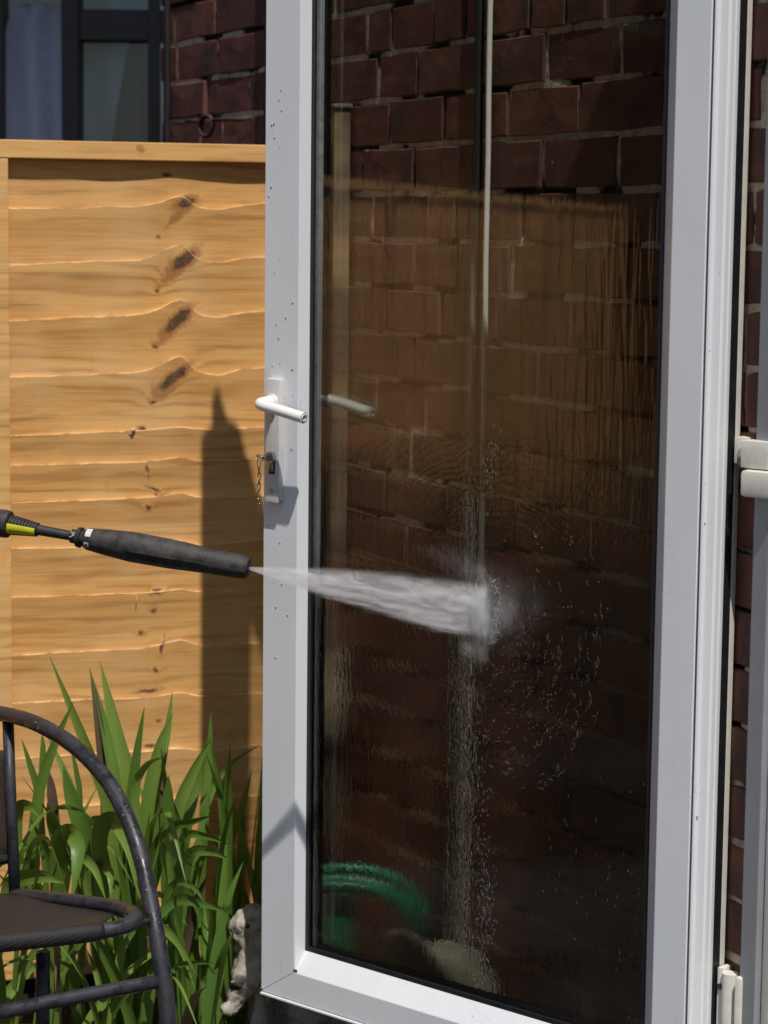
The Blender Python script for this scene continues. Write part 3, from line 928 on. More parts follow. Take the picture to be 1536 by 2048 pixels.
for i in range(420):  # specks standing in for the white cable's image broken up by the wet glass
    k = rnd.random()
    z = rnd.choice([rnd.gauss(.80, .025), rnd.gauss(.22, .09), rnd.gauss(.22, .07), rnd.gauss(.20, .05), rnd.uniform(.09, .5)])
    if z < .092 or z > .87: continue
    x = .392 + .012 * math.sin(z * 9) + rnd.gauss(0, .0085 if z < .5 else .0060 + .05 * abs(.84 - z))
    squiggle(x, z, rnd.uniform(.001, .006), rnd.uniform(.00010, .00026))
for i in range(60):
    z = .50 - rnd.random() * .36; x = rnd.uniform(.50, .66)
    squiggle(x, z - (x - .5) * .9 + .1, rnd.uniform(.002, .006), .00014) if z - (x - .5) * .9 + .1 > .1 else None
o = mb.build('droplets_and_cable_specks', M['foam'], None, True); tag(o, 'white water beads and streaks in arcs on the glass, plus specks imitating the refracted white cable', 'water drops', kind='stuff')
# foam ridge at the strike line
mb = MB()
for i in range(520):
    t_ = rnd.random(); z = .565 + .085 * t_ + rnd.gauss(0, .003)
    x = IX - .001 + .008 * math.sin(t_ * 3.1) + abs(rnd.gauss(0, .006)) * (1 if rnd.random() < .7 else -.6)
    s = rnd.uniform(.0003, .0008)
    blob(mb, dpt(x, yg + rnd.uniform(0, .004), z), s * rnd.uniform(1, 2.4), s, DD * rnd.gauss(0, 1) + Vector((0, 0, 1)), s)

# the jet itself: a flat fan of spray
NOZ = Vector((-.1806, 3.115, CAMZ - .4570)); IMP = Vector((.1316, 3.0395, CAMZ - .5010))
NOZ = NOZ
jd = (IMP - NOZ); JL = jd.length; jd.normalize()
jw = Vector((0, 0, 1)) - jd * jd.z; jw.normalize(); jn = jd.cross(jw)
def mk_jet():
    t = NT('spray')
    t.n.remove(t.b)
    pv = t.new('VolumePrincipled')
    ob = t.tc.outputs['Object']
    sep = t.new('SeparateXYZ'); t.set(sep.inputs[0], ob)
    u, w = sep.outputs[0], sep.outputs[2]
    un = t.math('DIVIDE', u, JL)
    st = t.noise(t.map((14, 60, 95)), 1, 3, .6, .9)
    st2 = t.noise(t.map((26, 50, 62), (3, 1, 2)), 1, 3, .6, 1.2)
    wn_ = t.math('DIVIDE', w, t.math('ADD', .0021, t.math('MULTIPLY', t.math('SUBTRACT', 1, t.math('POWER', t.math('SUBTRACT', 1, un, clamp=True), 1.8)), .040)))   # -1..1 across the fan
    edge = t.sstep(t.math('ABSOLUTE', t.math('ADD', wn_, t.math('MULTIPLY', t.math('SUBTRACT', st, .5), .7))), .45, 1.0, True)
    lowrim = t.math('MULTIPLY', t.sstep(t.math('ABSOLUTE', t.math('ADD', wn_, .72)), 0, .2, True), 1.3)
    d = t.math('MULTIPLY', edge, t.math('ADD', t.math('ADD', .9, lowrim), t.math('MULTIPLY', t.sstep(t.math('MULTIPLY', t.math('ADD', st, st2), .5), .40, .66), 2.4)))
    # the same water spread thinner as the fan widens
    d = t.math('MULTIPLY', d, t.math('DIVIDE', 44.0, t.math('ADD', .22, un)))
    t.set(pv.inputs['Density'], d)
    pv.inputs['Color'].default_value = (.99, .975, .975, 1)
    pv.inputs['Anisotropy'].default_value = -.1
    t.l.new(pv.outputs[0], t.o.inputs['Volume'])
    return t.m
M['spray'] = mk_jet()
jv = []; jf = []; nr = 24; ns = 16
for i in range(nr + 1):
    t_ = i / nr; u = JL * t_
    hw = .0020 + .0395 * (1 - (1 - t_) ** 1.8); hn = .0014 + u * .020
    for j in range(ns):
        a = 2 * math.pi * j / ns
        jv.append((u, math.cos(a) * hn, math.sin(a) * hw))
for i in range(nr):
    for j in range(ns): jf.append((i * ns + j, i * ns + (j + 1) % ns, (i + 1) * ns + (j + 1) % ns, (i + 1) * ns + j))
jf.append(tuple(range(ns))[::-1]); jf.append(tuple(nr * ns + j for j in range(ns)))
jme = fix_normals(mesh('water_jet', jv, jf))
jet = link('water_jet', jme, None, M['spray'], True)
jet.matrix_world = Matrix.Translation(NOZ) @ Matrix((jd, jn, jw)).transposed().to_4x4()
tag(jet, 'flat fan of white spray shooting from the black nozzle onto the glass', 'water jet')
splash = mb.build('water_splash', M['foam'], None, True)
tag(splash, 'bright white burst of water where the jet strikes the glass', 'splash', kind='stuff')
def mk_mist(dens=230.0):
    t = NT('mist'); t.n.remove(t.b)
    pv = t.new('VolumePrincipled')
    ob = t.tc.outputs['Object']
    ln = t.vmath('LENGTH', ob).outputs['Value']
    n_ = t.noise(t.vmath('ADD', ob, t.vmath('MULTIPLY', t.new('ObjectInfo').outputs['Location'], (37.0, 37.0, 37.0)).outputs[0]).outputs[0], 2.6, 5, .7, .8)
    d = t.math('MULTIPLY', t.sstep(t.math('ADD', ln, t.math('MULTIPLY', t.math('SUBTRACT', n_, .5), 2.0)), .0, .9, True), dens)
    t.set(pv.inputs['Density'], d); pv.inputs['Color'].default_value = (.97, .97, .98, 1); pv.inputs['Anisotropy'].default_value = .2
    t.l.new(pv.outputs[0], t.o.inputs['Volume']); return t.m
bm = bmesh.new(); bmesh.ops.create_icosphere(bm, subdivisions=3, radius=1)
me = bpy.data.meshes.new('splash_mist'); bm.to_mesh(me); bm.free()
mist = link('splash_mist', me, None, mk_mist(), True)
mist.matrix_world = Matrix.Translation(dpt(IX + .004, .010, IZ - .002)) @ Matrix((DD * .022, DN * .012, Vector((0, 0, 1)) * .052)).transposed().to_4x4()
tag(mist, 'small cloud of mist hanging round the burst on the glass', 'mist', kind='stuff')

puff_me = me.copy(); puff_me.materials.clear(); puff_me.materials.append(mk_mist(38.0))
for (dx, dz, sx, sz, so) in ((.016, .022, .018, .034, .008), (.020, -.020, .022, .036, .008), (.008, -.052, .018, .030, .007), (.045, .004, .034, .040, .007), (.005, .050, .014, .022, .006), (-.014, -.052, .024, .020, .007)):
    o = link('mist_puff', puff_me, mist); mw = Matrix.Translation(dpt(IX + dx, .010, IZ + dz)) @ Matrix((DD * sx, DN * so, Vector((0, 0, 1)) * sz)).transposed().to_4x4()
    o.matrix_local = mist.matrix_world.inverted() @ mw
# ================================================================== PRESSURE LANCE
lance = empty('pressure_washer_lance', NOZ)
tag(lance, 'black pressure washer lance with ribbed collar and yellow label, spraying the door', 'pressure washer')
M['nozzle'] = simple('dusty_black_plastic', (.034, .029, .026), .66, 0, .75, 70, .9, .0012)
M['blackp'] = simple('black_plastic', (.022, .020, .020), .5, 0, .3, 70, .3, .0006)
M['yellow'] = simple('yellow_label', (.62, .60, .02), .5, 0, .12, 60)
M['ink'] = simple('dark_ink', (.05, .05, .01), .6)
M['white'] = simple('white_label', (.62, .60, .57), .6, 0, .15, 160)
bd = Vector((-.2395, .056, .0325)).normalized()      # from nozzle tip back to the grip
bw = (Vector((0, 0, 1)) - bd * bd.z).normalized(); bn = bd.cross(bw)
LM = Matrix((bd, bn, bw)).transposed().to_4x4()
def lathe(prof_, name, mat, n=32, squash=1.0, fn=None, parent=None, angle=40):
    v = []; f = []
    for (u, r_) in prof_:
        for j in range(n):
            a = 2 * math.pi * j / n
            rr = r_ * (fn(u, a) if fn else 1)
            v.append(LM @ Vector((u, math.cos(a) * rr * squash, math.sin(a) * rr)))
    k = len(prof_)
    for i in range(k - 1):
        for j in range(n): f.append((i * n + j, i * n + (j + 1) % n, (i + 1) * n + (j + 1) % n, (i + 1) * n + j))
    f.append(tuple(range(n))[::-1]); f.append(tuple((k - 1) * n + j for j in range(n)))
    mb_ = MB().add(v, f)
    return mb_.build(name, mat, parent or lance, angle=angle)
S = 1 / 1460.0
def body_r(px):   # thickness along the barrel, sampled from the nozzle end
    xs = [0, 8, 20, 35, 85, 160, 240, 300, 322, 330, 338, 344]
    rs = [19, 23, 24, 24.5, 26, 30, 31, 26, 23.5, 22.5, 18, 15]
    for a, b, c, d in zip(xs, xs[1:], rs, rs[1:]):
        if px <= b: return c + (d - c) * (px - a) / (b - a)
    return rs[-1]
prof_ = [(p / 1440.0 - .0, body_r(p) * .985 / 1480.0) for p in [0, 3, 8, 14, 20, 28, 35] + list(range(45, 320, 6)) + [322, 326, 330, 334, 338, 344]]
def bodyfn(u, a):
    # recessed long slot low on the camera side, and a moulding seam along the flank
    p = u * 1440
    k = 1.0
    aa = (a + 2 * math.pi) % (2 * math.pi)
    # camera side is bn pointing to -Y ?
    side = math.cos(a) * camside; up = math.sin(a)
    ang = math.degrees(math.atan2(up, side))
    if 92 < p < 238 and -52 < ang < -14: k *= .85
    if -2 < ang < 5: k *= .985
    return k
camside = -1 if bn.y > 0 else 1
lathe(prof_, 'nozzle_body', M['nozzle'], 72, 1, bodyfn, angle=22)
lathe([(-.0012, .0060), (-.0006, .0075), (.002, .0095)], 'nozzle_tip', M['gasket'], 24)
# rings at the rear end of the barrel
lathe([(.2385, .0132), (.2390, .0142), (.2440, .0138), (.2450, .0122)], 'selector_ring', M['blackp'], 32)
def patch(u0, u1, a0, a1, r_, name, mat, th=.0004, parent=None):
    v = []; f = []; n = 8
    for u in (u0, u1):
        for lay in (0, th):
            for j in range(n + 1):
                ang = R(a0 + (a1 - a0) * j / n)
                rr = (r_(u) if callable(r_) else r_) + lay
                v.append(LM @ Vector((u, math.cos(ang) * rr * camside, math.sin(ang) * rr)))
    m_ = n + 1
    for j in range(n):
        f += [(j, j + 1, 2 * m_ + j + 1, 2 * m_ + j), (m_ + j, m_ + j + 1, 3 * m_ + j + 1, 3 * m_ + j)]
        f += [(j, j + 1, m_ + j + 1, m_ + j), (2 * m_ + j, 2 * m_ + j + 1, 3 * m_ + j + 1, 3 * m_ + j)]
    f += [(0, m_, 3 * m_, 2 * m_), (n, m_ + n, 3 * m_ + n, 2 * m_ + n)]
    return MB().add(v, f).build(name, mat, parent or lance)
br = lambda u: body_r(u * 1440) * .985 / 1480.0 + .00025
patch(.2215, .2300, 22, 72, br, 'white_label', M['white'])
q_ = patch(.2225, .2300, -34, -10, br, 'grey_mark', M['plate'])
patch(.2245, .2280, -28, -18, lambda u: br(u) + .0004, 'mark_centre', M['blackp'], .0003, q_)
# small white arrow on the shaft collar
lathe([(.2450, .0090), (.2470, .0098), (.2530, .0096), (.2545, .0080)], 'shaft_collar', M['blackp'], 24)
tri = [LM @ Vector((u, math.cos(R(a)) * .0101 * camside, math.sin(R(a)) * .0101)) for u, a in ((.2465, 22), (.2525, 52), (.2525, -4))]
tri2 = [LM @ Vector((u, math.cos(R(a)) * .0096 * camside, math.sin(R(a)) * .0096)) for u, a in ((.2465, 22), (.2525, 52), (.2525, -4))]
MB().add(tri + tri2, [(0, 1, 2), (5, 4, 3), (0, 3, 4, 1), (1, 4, 5, 2), (2, 5, 3, 0)]).build('arrow_mark', M['white'], lance)
lathe([(.2540, .0066), (.3060, .0074)], 'shaft', M['blackp'], 24)
rib = []
for i in range(9):
    u = .3020 + i * .0046; k = .0098 + i * .00052
    rib += [(u, k - .0012), (u + .0008, k), (u + .0028, k), (u + .0036, k - .0012)]
lathe(rib, 'ribbed_collar', M['blackp'], 32, angle=30)
lathe([(.3435, .0150), (.3445, .0185), (.3520, .0195), (.3640, .0185), (.380, .0190), (.392, .017), (.46, .017)], 'grip', M['nozzle'], 32)
lb = patch(.3035, .3425, -42, 16, lambda u: .0101 + (u - .302) * .118, 'yellow_label', M['yellow'], .0005)
# worn lettering on the yellow label
lt = MB()
uu = .3385
glyph = [(.0012, .7), (.004, .9), (.0035, .6), (.0012, .9), (.0038, .8), (.0012, .9), (.0036, .7), (.0030, .5)]
for gi, (gw, gh) in enumerate(glyph):
    for seg in range(2 if gw > .002 else 1):
        a0, a1 = -20 - 9 * gh, -20 + 9 * gh
        us = uu - gw + (0 if seg == 0 else gw - .0008)
        vv = []
        for u in (us, us + .0008):
            for lay in (0, .0003):
                for ang in (a0, a1):
                    rr = .0101 + (u - .302) * .118 + .0006 + lay
                    vv.append(LM @ Vector((u, math.cos(R(ang)) * rr * camside, math.sin(R(ang)) * rr)))
        lt.add(vv, [(0, 1, 3, 2), (4, 6, 7, 5), (0, 4, 5, 1), (2, 3, 7, 6), (0, 2, 6, 4), (1, 5, 7, 3)])
    uu -= gw + .0012
lt.build('lettering', M['ink'], lb)

# ================================================================== CHAIR
def mk_tubepaint():
    t = NT('dark_tube_paint')
    n_ = t.noise(t.tc.outputs['Object'], 60, 5, .7)
    wet = t.sstep(t.noise(t.tc.outputs['Object'], 38, 4, .65), .46, .64)
    c = t.mix(t.math('MULTIPLY', wet, .6), t.ramp(n_, [(.3, (.032, .031, .036)), (.7, (.050, .049, .056))]), (.018, .017, .018))
    return t.pr(c, t.math('MULTIPLY_ADD', wet, -.34, .56), .3, t.bump(n_, .25, .0006), .5)
M['tube'] = mk_tubepaint()
def mk_textilene(alpha=False):
    t = NT('woven_mesh_fabric' + ('_open' if alpha else ''))
    wv = t.new('TexWave', wave_type='BANDS', bands_direction='DIAGONAL'); t.set(wv.inputs['Vector'], t.tc.outputs['Object']); wv.inputs['Scale'].default_value = 130
    wv2 = t.new('TexWave', wave_type='BANDS', bands_direction='X'); t.set(wv2.inputs['Vector'], t.tc.outputs['Object']); wv2.inputs['Scale'].default_value = 120
    hh = t.math('MULTIPLY', wv.outputs['Fac'], wv2.outputs['Fac'])
    c = t.ramp(hh, [(.1, (.012, .011, .011)), (.8, (.05, .046, .044))])
    n_ = t.noise(t.tc.outputs['Object'], 8, 4, .6)
    c = t.mix(t.math('MULTIPLY', t.sstep(n_, .5, .75), .5), c, (.045, .036, .030))
    t.pr(c, .5, 0, t.bump(hh, .8, .001), .4)
    if alpha: t.b.inputs['Alpha'].default_value = .80
    return t.m
M['seat'] = mk_textilene(); M['back'] = mk_textilene(True)
CH0 = at_depth(0, 1850, 2.75); CH0.z = 0.05
chair = empty('garden_chair', CH0)
tag(chair, 'dark grey tubular metal garden chair with mesh seat, wet, at lower left', 'chair')
def cr_(p): return Vector(p) - CH0
hp = [at_depth(*q) for q in [(-160, 1445, 3.34), (-75, 1421, 3.26), (0, 1427, 3.19), (72, 1447, 3.11), (148, 1492, 3.04), (210, 1556, 2.98), (252, 1630, 2.93), (281, 1712, 2.89), (300, 1800, 2.86), (318, 1900, 2.83), (336, 2048, 2.81)]]
foot = hp[-1] + (hp[-1] - hp[-2]).normalized() * .1; foot.z = .05
foot = hp[-1] + Vector((.015, -.03, -(hp[-1].z - .05)))
hoop = catmull(hp + [foot], 8)
MB().tube([cr_(p) for p in hoop], .0106, 16).build('arm_hoop', M['tube'], chair, True)
# width direction to the hidden side
WV = Vector((-.87, -.49, 0)).normalized() * .50
MB().tube([cr_(p + WV) for p in hoop], .0107, 12).build('arm_hoop', M['tube'], chair, True)
up0 = at_depth(16, 1438, 3.18); up1 = at_depth(30, 1800, 3.10)
MB().tube([cr_(up0), cr_(at_depth(20, 1560, 3.15)), cr_(up1)], .0080, 14).build('back_upright', M['tube'], chair, True)
MB().tube([cr_(up0 + WV), cr_(up1 + WV)], .0080, 14).build('back_upright', M['tube'], chair, True)
# welded blob at upright foot
w_ = cr_(up1); MB().tube([w_ + Vector((0, 0, .004)), w_ + Vector((0, 0, -.010))], [.0095, .014], 12).build('weld', simple('weld_rust', (.075, .05, .038), .8, 0, .4, 120), chair, True)
# back panel of open mesh fabric between the uprights
a = cr_(at_depth(22, 1500, 3.165)); b = cr_(at_depth(29, 1716, 3.125)); wv_ = WV
vv = []
for j in range(9):
    t_ = j / 8
    e0 = a.lerp(b, t_)
    for i in range(13):
        s_ = i / 12
        vv.append(e0 + wv_ * s_ + Vector((.02, -.03, 0)) * math.sin(s_ * math.pi) * -.6 + Vector((0, 0, .03 * s_ * (1 - t_))))
ff = [(j * 13 + i, j * 13 + i + 1, (j + 1) * 13 + i + 1, (j + 1) * 13 + i) for j in range(8) for i in range(12)]
bp = link('back_panel', mesh('back_panel', vv, ff), chair, M['back'], True)
bp.modifiers.new('thickness', 'SOLIDIFY').thickness = .0012
MB().tube([b, b + wv_], .0062, 12).build('back_rail', M['tube'], chair, True)
# seat frame: front tube wrapped in mesh, corner, side tube
FC = cr_(at_depth(262, 1851, 2.80))           # front right corner
sf = [cr_(at_depth(-260, 1920, 2.62)), cr_(at_depth(-100, 1900, 2.68)), cr_(at_depth(0, 1886, 2.715)), cr_(at_depth(120, 1873, 2.75)), cr_(at_depth(205, 1862, 2.775))]
fr_t = sf + [cr_(at_depth(250, 1852, 2.79)), cr_(at_depth(270, 1838, 2.81)), cr_(at_depth(262, 1826, 2.85)), cr_(at_depth(215, 1812, 2.91)), cr_(at_depth(120, 1800, 3.0)), cr_(at_depth(32, 1790, 3.10))]
ft = catmull(fr_t, 7)
MB().tube(ft, .0098, 16).build('seat_rail', M['tube'], chair, True)
cut = catmull(sf, 7)
MB().tube(cut, [.0117] * (len(cut) - 2) + [.0112, .0100], 18).build('fabric_sleeve', M['seat'], chair, True)
# seat sling
back_edge = [cr_(at_depth(-420, 1830, 2.95)), cr_(at_depth(-200, 1808, 3.00)), cr_(at_depth(32, 1782, 3.09))]
r0 = [cr_(at_depth(-260, 1906, 2.62)), cr_(at_depth(-100, 1884, 2.68)), cr_(at_depth(0, 1871, 2.715)), cr_(at_depth(120, 1858, 2.75)), cr_(at_depth(200, 1848, 2.775))]
r1 = [cr_(at_depth(-420, 1826, 2.95)), cr_(at_depth(-200, 1806, 3.00)), cr_(at_depth(-60, 1792, 3.05)), cr_(at_depth(60, 1788, 3.06)), cr_(at_depth(236, 1822, 2.90))]
ca, cb_ = catmull(r0, 6), catmull(r1, 6)
vv = []; nn = len(ca)
for j in range(11):
    t_ = j / 10
    for i in range(nn):
        p = ca[i].lerp(cb_[i], t_); p = p + Vector((0, 0, -.014 * math.sin(t_ * math.pi) * min(1, (nn - 1 - i) / 6)))
        vv.append(p)
ff = [(j * nn + i, j * nn + i + 1, (j + 1) * nn + i + 1, (j + 1) * nn + i) for j in range(10) for i in range(nn - 1)]
so = link('seat_sling', mesh('seat_sling', vv, ff), chair, M['seat'], True); so.modifiers.new('thickness', 'SOLIDIFY').thickness = .0018
MB().tube([cr_(at_depth(268, 1848, 2.80)), cr_(at_depth(306, 1840, 2.85))], .0035, 10).build('bracket', M['tube'], chair, True)
rg = [cr_(at_depth(322, 1962, 2.82)), cr_(at_depth(160, 1992, 2.76)), cr_(at_depth(0, 2024, 2.70)), cr_(at_depth(-240, 2070, 2.60))]
MB().tube(catmull(rg, 5), .0087, 14).build('lower_rung', M['tube'], chair, True)
lb0 = cr_(at_depth(86, 1905, 3.0)); MB().tube([lb0, Vector((lb0.x - .01, lb0.y + .05, 0))], .0095, 12).build('rear_leg', M['tube'], chair, True)
lb1 = lb0 + WV; MB().tube([lb1, Vector((lb1.x, lb1.y + .05, 0))], .0095, 12).build('rear_leg', M['tube'], chair, True)
mbd = MB()
for i in range(34):
    k = rnd.randrange(10, len(hoop) - 12); p = hoop[k]; s = rnd.uniform(.0004, .0011)
    a = rnd.uniform(0, math.pi)
    c = p + Vector((math.cos(a) * .0104, -.004 - .0064 * rnd.random(), math.sin(a) * .0104)).normalized() * .0108
    mbd.add([c + Vector(q) * s for q in ICO_V], ICO_F)
o = mbd.build('chair_droplets', M['drop'], None, True); tag(o, 'water drops beaded on the curved arm of the dark chair', 'water drops', kind='stuff')

# ================================================================== PLANTS
def mk_leaf():
    t = NT('iris_leaf')
    oi = t.new('ObjectInfo').outputs['Random']
    n_ = t.noise(t.map((110, 110, 5)), 1, 4, .65)
    c = t.ramp(oi, [(0, (.095, .185, .028)), (.5, (.140, .245, .038)), (1, (.225, .325, .060))])
    c = t.mix(t.math('MULTIPLY', n_, .35), c, (.07, .13, .02))
    c = t.mix(t.math('MULTIPLY', t.sstep(t.noise(t.tc.outputs['Object'], 26, 3, .7), .66, .74), .6), c, (.25, .19, .06))
    t.pr(c, .42, 0, t.bump(n_, .3, .001), .45)
    # thin leaves let light through
    tl = t.new('BsdfTranslucent'); t.set(tl.inputs[0], t.mix(.5, c, (.16, .26, .02)))
    mx_ = t.new('MixShader'); mx_.inputs[0].default_value = .30
    t.l.new(t.b.outputs[0], mx_.inputs[1]); t.l.new(tl.outputs[0], mx_.inputs[2]); t.l.new(mx_.outputs[0], t.o.inputs['Surface'])
    return t.m
M['leaf'] = mk_leaf()
def mk_dead():
    return simple('dead_leaf', (.10, .058, .032), .8, 0, .3, 30, .3, .001)
M['dead'] = mk_dead()
def leaf(parent, path, width, face, mat=None, twist=0.0, base_w=.8):
    """path: list of world points; face: direction the blade's flat faces"""
    width *= .88
    pts = catmull(path, 5)
    n = len(pts); v = []; f = []
    org = parent.location
    for i, p in enumerate(pts):
        t_ = i / (n - 1)
        tan = (pts[min(i + 1, n - 1)] - pts[max(i - 1, 0)]).normalized()
        fd = Vector(face); fd.rotate(Matrix.Rotation(twist * t_, 3, tan))
        side = tan.cross(fd).normalized(); nrm = side.cross(tan).normalized()
        w = width * (base_w + (1 - base_w) * min(1, t_ * 3)) * (1 - max(0, (t_ - .45) / .55) ** 1.7) + .0004
        q = p - org
        fold = w * .22
        v += [q - side * w * .5 + nrm * fold * .5, q - nrm * fold * .5, q + side * w * .5 + nrm * fold * .5]
    for i in range(n - 1):
        a = i * 3
        f += [(a, a + 1, a + 4, a + 3), (a + 1, a + 2, a + 5, a + 4)]
    me = mesh('leaf', v, f)
    return link('leaf', me, parent, mat or M['leaf'], True)
BEDY = 3.52
plant = empty('iris_clump', (at_depth(230, 1900, BEDY).x, BEDY, 0.0))
tag(plant, 'clump of green sword-shaped leaves growing against the fence behind the chair', 'plant')
AD = at_depth
cam_dir = Vector((0, -1, .15))
# prominent blades: (base px, mid px, tip px) with depth, width
big = [
    ([(225, 1900, 3.50), (222, 1640, 3.50), (175, 1500, 3.48), (99, 1312, 3.46)], .0235, .1),
    ([(255, 1960, 3.55), (262, 1620, 3.55), (235, 1480, 3.56), (200, 1322, 3.58)], .0330, .2),
    ([(245, 1960, 3.53), (235, 1620, 3.53), (210, 1460, 3.55), (178, 1335, 3.56)], .0200, .5),
    ([(262, 1900, 3.5), (262, 1640, 3.5), (272, 1520, 3.5), (289, 1412, 3.5)], .0190, .2),
    ([(280, 1900, 3.52), (292, 1640, 3.52), (318, 1500, 3.53), (346, 1428, 3.54)], .0245, .4),
    ([(300, 1850, 3.56), (320, 1560, 3.56), (335, 1460, 3.58), (345, 1382, 3.6)], .0150, .3),
    ([(52, 1800, 3.45), (75, 1600, 3.45), (108, 1490, 3.45), (148, 1402, 3.45)], .0180, .6),
    ([(185, 1850, 3.47), (165, 1680, 3.46), (140, 1590, 3.46), (126, 1532, 3.46)], .0250, .2),
    ([(190, 1880, 3.49), (182, 1700, 3.49), (158, 1620, 3.48), (138, 1555, 3.48)], .0220, .3),
    ([(112, 1850, 3.5), (118, 1700, 3.5), (104, 1640, 3.48), (94, 1606, 3.46)], .0250, .2),
    ([(335, 1850, 3.5), (335, 1680, 3.5), (336, 1600, 3.5), (337, 1550, 3.5)], .0250, .1),
    ([(338, 1850, 3.54), (352, 1640, 3.54), (388, 1540, 3.55), (426, 1474, 3.56)], .0220, .7),
    ([(350, 1860, 3.58), (372, 1660, 3.58), (395, 1560, 3.6), (412, 1480, 3.6)], .0200, .3),
    ([(380, 1850, 3.56), (405, 1640, 3.6), (450, 1540, 3.62), (522, 1487, 3.62)], .0120, .6),
    ([(400, 1850, 3.6), (408, 1640, 3.6), (418, 1520, 3.62), (422, 1422, 3.63)], .0170, .2),
    ([(430, 1850, 3.6), (455, 1700, 3.6), (482, 1620, 3.6), (504, 1540, 3.6)], .0150, .2),
    ([(300, 1800, 3.45), (270, 1600, 3.45), (290, 1532, 3.44), (330, 1512, 3.42)], .0150, .9),
    ([(95, 1800, 3.5), (78, 1600, 3.5), (60, 1530, 3.5), (43, 1478, 3.5)], .0120, .2),
    ([(150, 1850, 3.56), (160, 1620, 3.56), (152, 1540, 3.56), (140, 1490, 3.56)], .0100, .2),
    ([(70, 1800, 3.55), (84, 1560, 3.55), (86, 1500, 3.55), (84, 1466, 3.55)], .0120, .2),
    # arching and drooping ones
    ([(205, 1800, 3.42), (200, 1668, 3.40), (228, 1640, 3.36), (262, 1690, 3.32), (283, 1780, 3.30), (295, 1838, 3.30)], .0300, .5),
    ([(115, 1800, 3.38), (118, 1690, 3.36), (138, 1664, 3.33), (156, 1690, 3.30), (153, 1740, 3.28), (144, 1786, 3.27)], .0290, .2),
    ([(10, 1830, 3.35), (25, 1765, 3.34), (80, 1752, 3.30), (128, 1766, 3.27)], .0270, .1),
    ([(345, 1780, 3.42), (328, 1670, 3.40), (352, 1708, 3.36), (392, 1738, 3.34)], .0170, .3),
    ([(300, 1800, 3.45), (340, 1665, 3.42), (380, 1645, 3.40), (424, 1631, 3.38)], .0150, .3),
    ([(330, 1800, 3.46), (365, 1680, 3.44), (410, 1672, 3.42), (465, 1692, 3.38)], .0140, .3),
    ([(370, 1800, 3.44), (378, 1712, 3.42), (420, 1702, 3.40), (460, 1720, 3.36)], .0190, .2),
    ([(320, 1850, 3.36), (345, 1770, 3.35), (385, 1772, 3.33), (412, 1808, 3.31)], .0120, .4),
    ([(300, 1850, 3.35), (350, 1802, 3.35), (400, 1805, 3.33), (446, 1822, 3.31)], .0180, .2),
    ([(300, 1880, 3.3), (320, 1852, 3.3), (360, 1890, 3.28), (396, 1952, 3.27)], .0160, .5),
    ([(345, 1945, 3.3), (360, 1930, 3.3), (395, 1925, 3.28), (430, 1927, 3.27)], .0090, .3),
    ([(190, 1850, 3.4), (160, 1720, 3.38), (190, 1738, 3.34), (212, 1800, 3.32)], .0180, .4),
    ([(200, 1880, 3.45), (195, 1740, 3.42), (220, 1745, 3.38), (222, 1790, 3.36)], .0200, .3),
    ([(240, 1900, 3.40), (270, 1855, 3.40), (280, 1825, 3.38), (245, 1812, 3.36)], .0110, .3),
    ([(35, 1700, 3.4), (36, 1620, 3.4), (60, 1612, 3.38), (80, 1635, 3.36)], .0200, .2),
]
for path, w, tw in big:
    leaf(plant, [AD(*q) for q in path], w, cam_dir, None, tw)
leaf(plant, [AD(215, 1850, 3.55), AD(212, 1600, 3.55), AD(198, 1450, 3.55), AD(180, 1338, 3.56)], .020, cam_dir, M['dead'], .2)
leaf(plant, [AD(330, 1700, 3.55), AD(325, 1600, 3.55), AD(330, 1500, 3.56)], .010, cam_dir, M['dead'], .2)
leaf(plant, [AD(120, 1750, 3.52), AD(105, 1600, 3.52), AD(98, 1540, 3.52)], .018, cam_dir, M['dead'], .2)
rl = random.Random(11)
for i in range(100):
    bx_ = rl.uniform(-.62, -.15); by = rl.uniform(3.34, 3.62)
    if bx_ > -.24: by = rl.uniform(3.52, 3.66)
    h = rl.uniform(.20, .46) * (1.0 if by > 3.45 else .75); lean = Vector((rl.gauss(0, .12), rl.gauss(-.03, .08), 0))
    if by > 3.5: h *= 1.12
    b0 = Vector((bx_, by, 0)); droop = rl.random() < (.35 if bx_ < -.36 else 0)
    if droop or bx_ > -.36: lean.x = max(-.10, min(.06, lean.x))
    if bx_ > -.26: lean.x = min(lean.x, .01)
    p = [b0, b0 + lean * .25 + Vector((0, 0, h * .45)), b0 + lean * .6 + Vector((0, 0, h * .8))]
    if droop: p += [b0 + lean * 1.3 + Vector((0, -.02, h * .92)), b0 + lean * 2.0 + Vector((0, -.04, h * .74))]
    else: p += [b0 + lean + Vector((0, 0, h))]
    leaf(plant, p, rl.uniform(.010, .024), Vector((rl.gauss(0, .5), -1, .2)), M['dead'] if rl.random() < .05 else None, rl.uniform(-.6, .6))
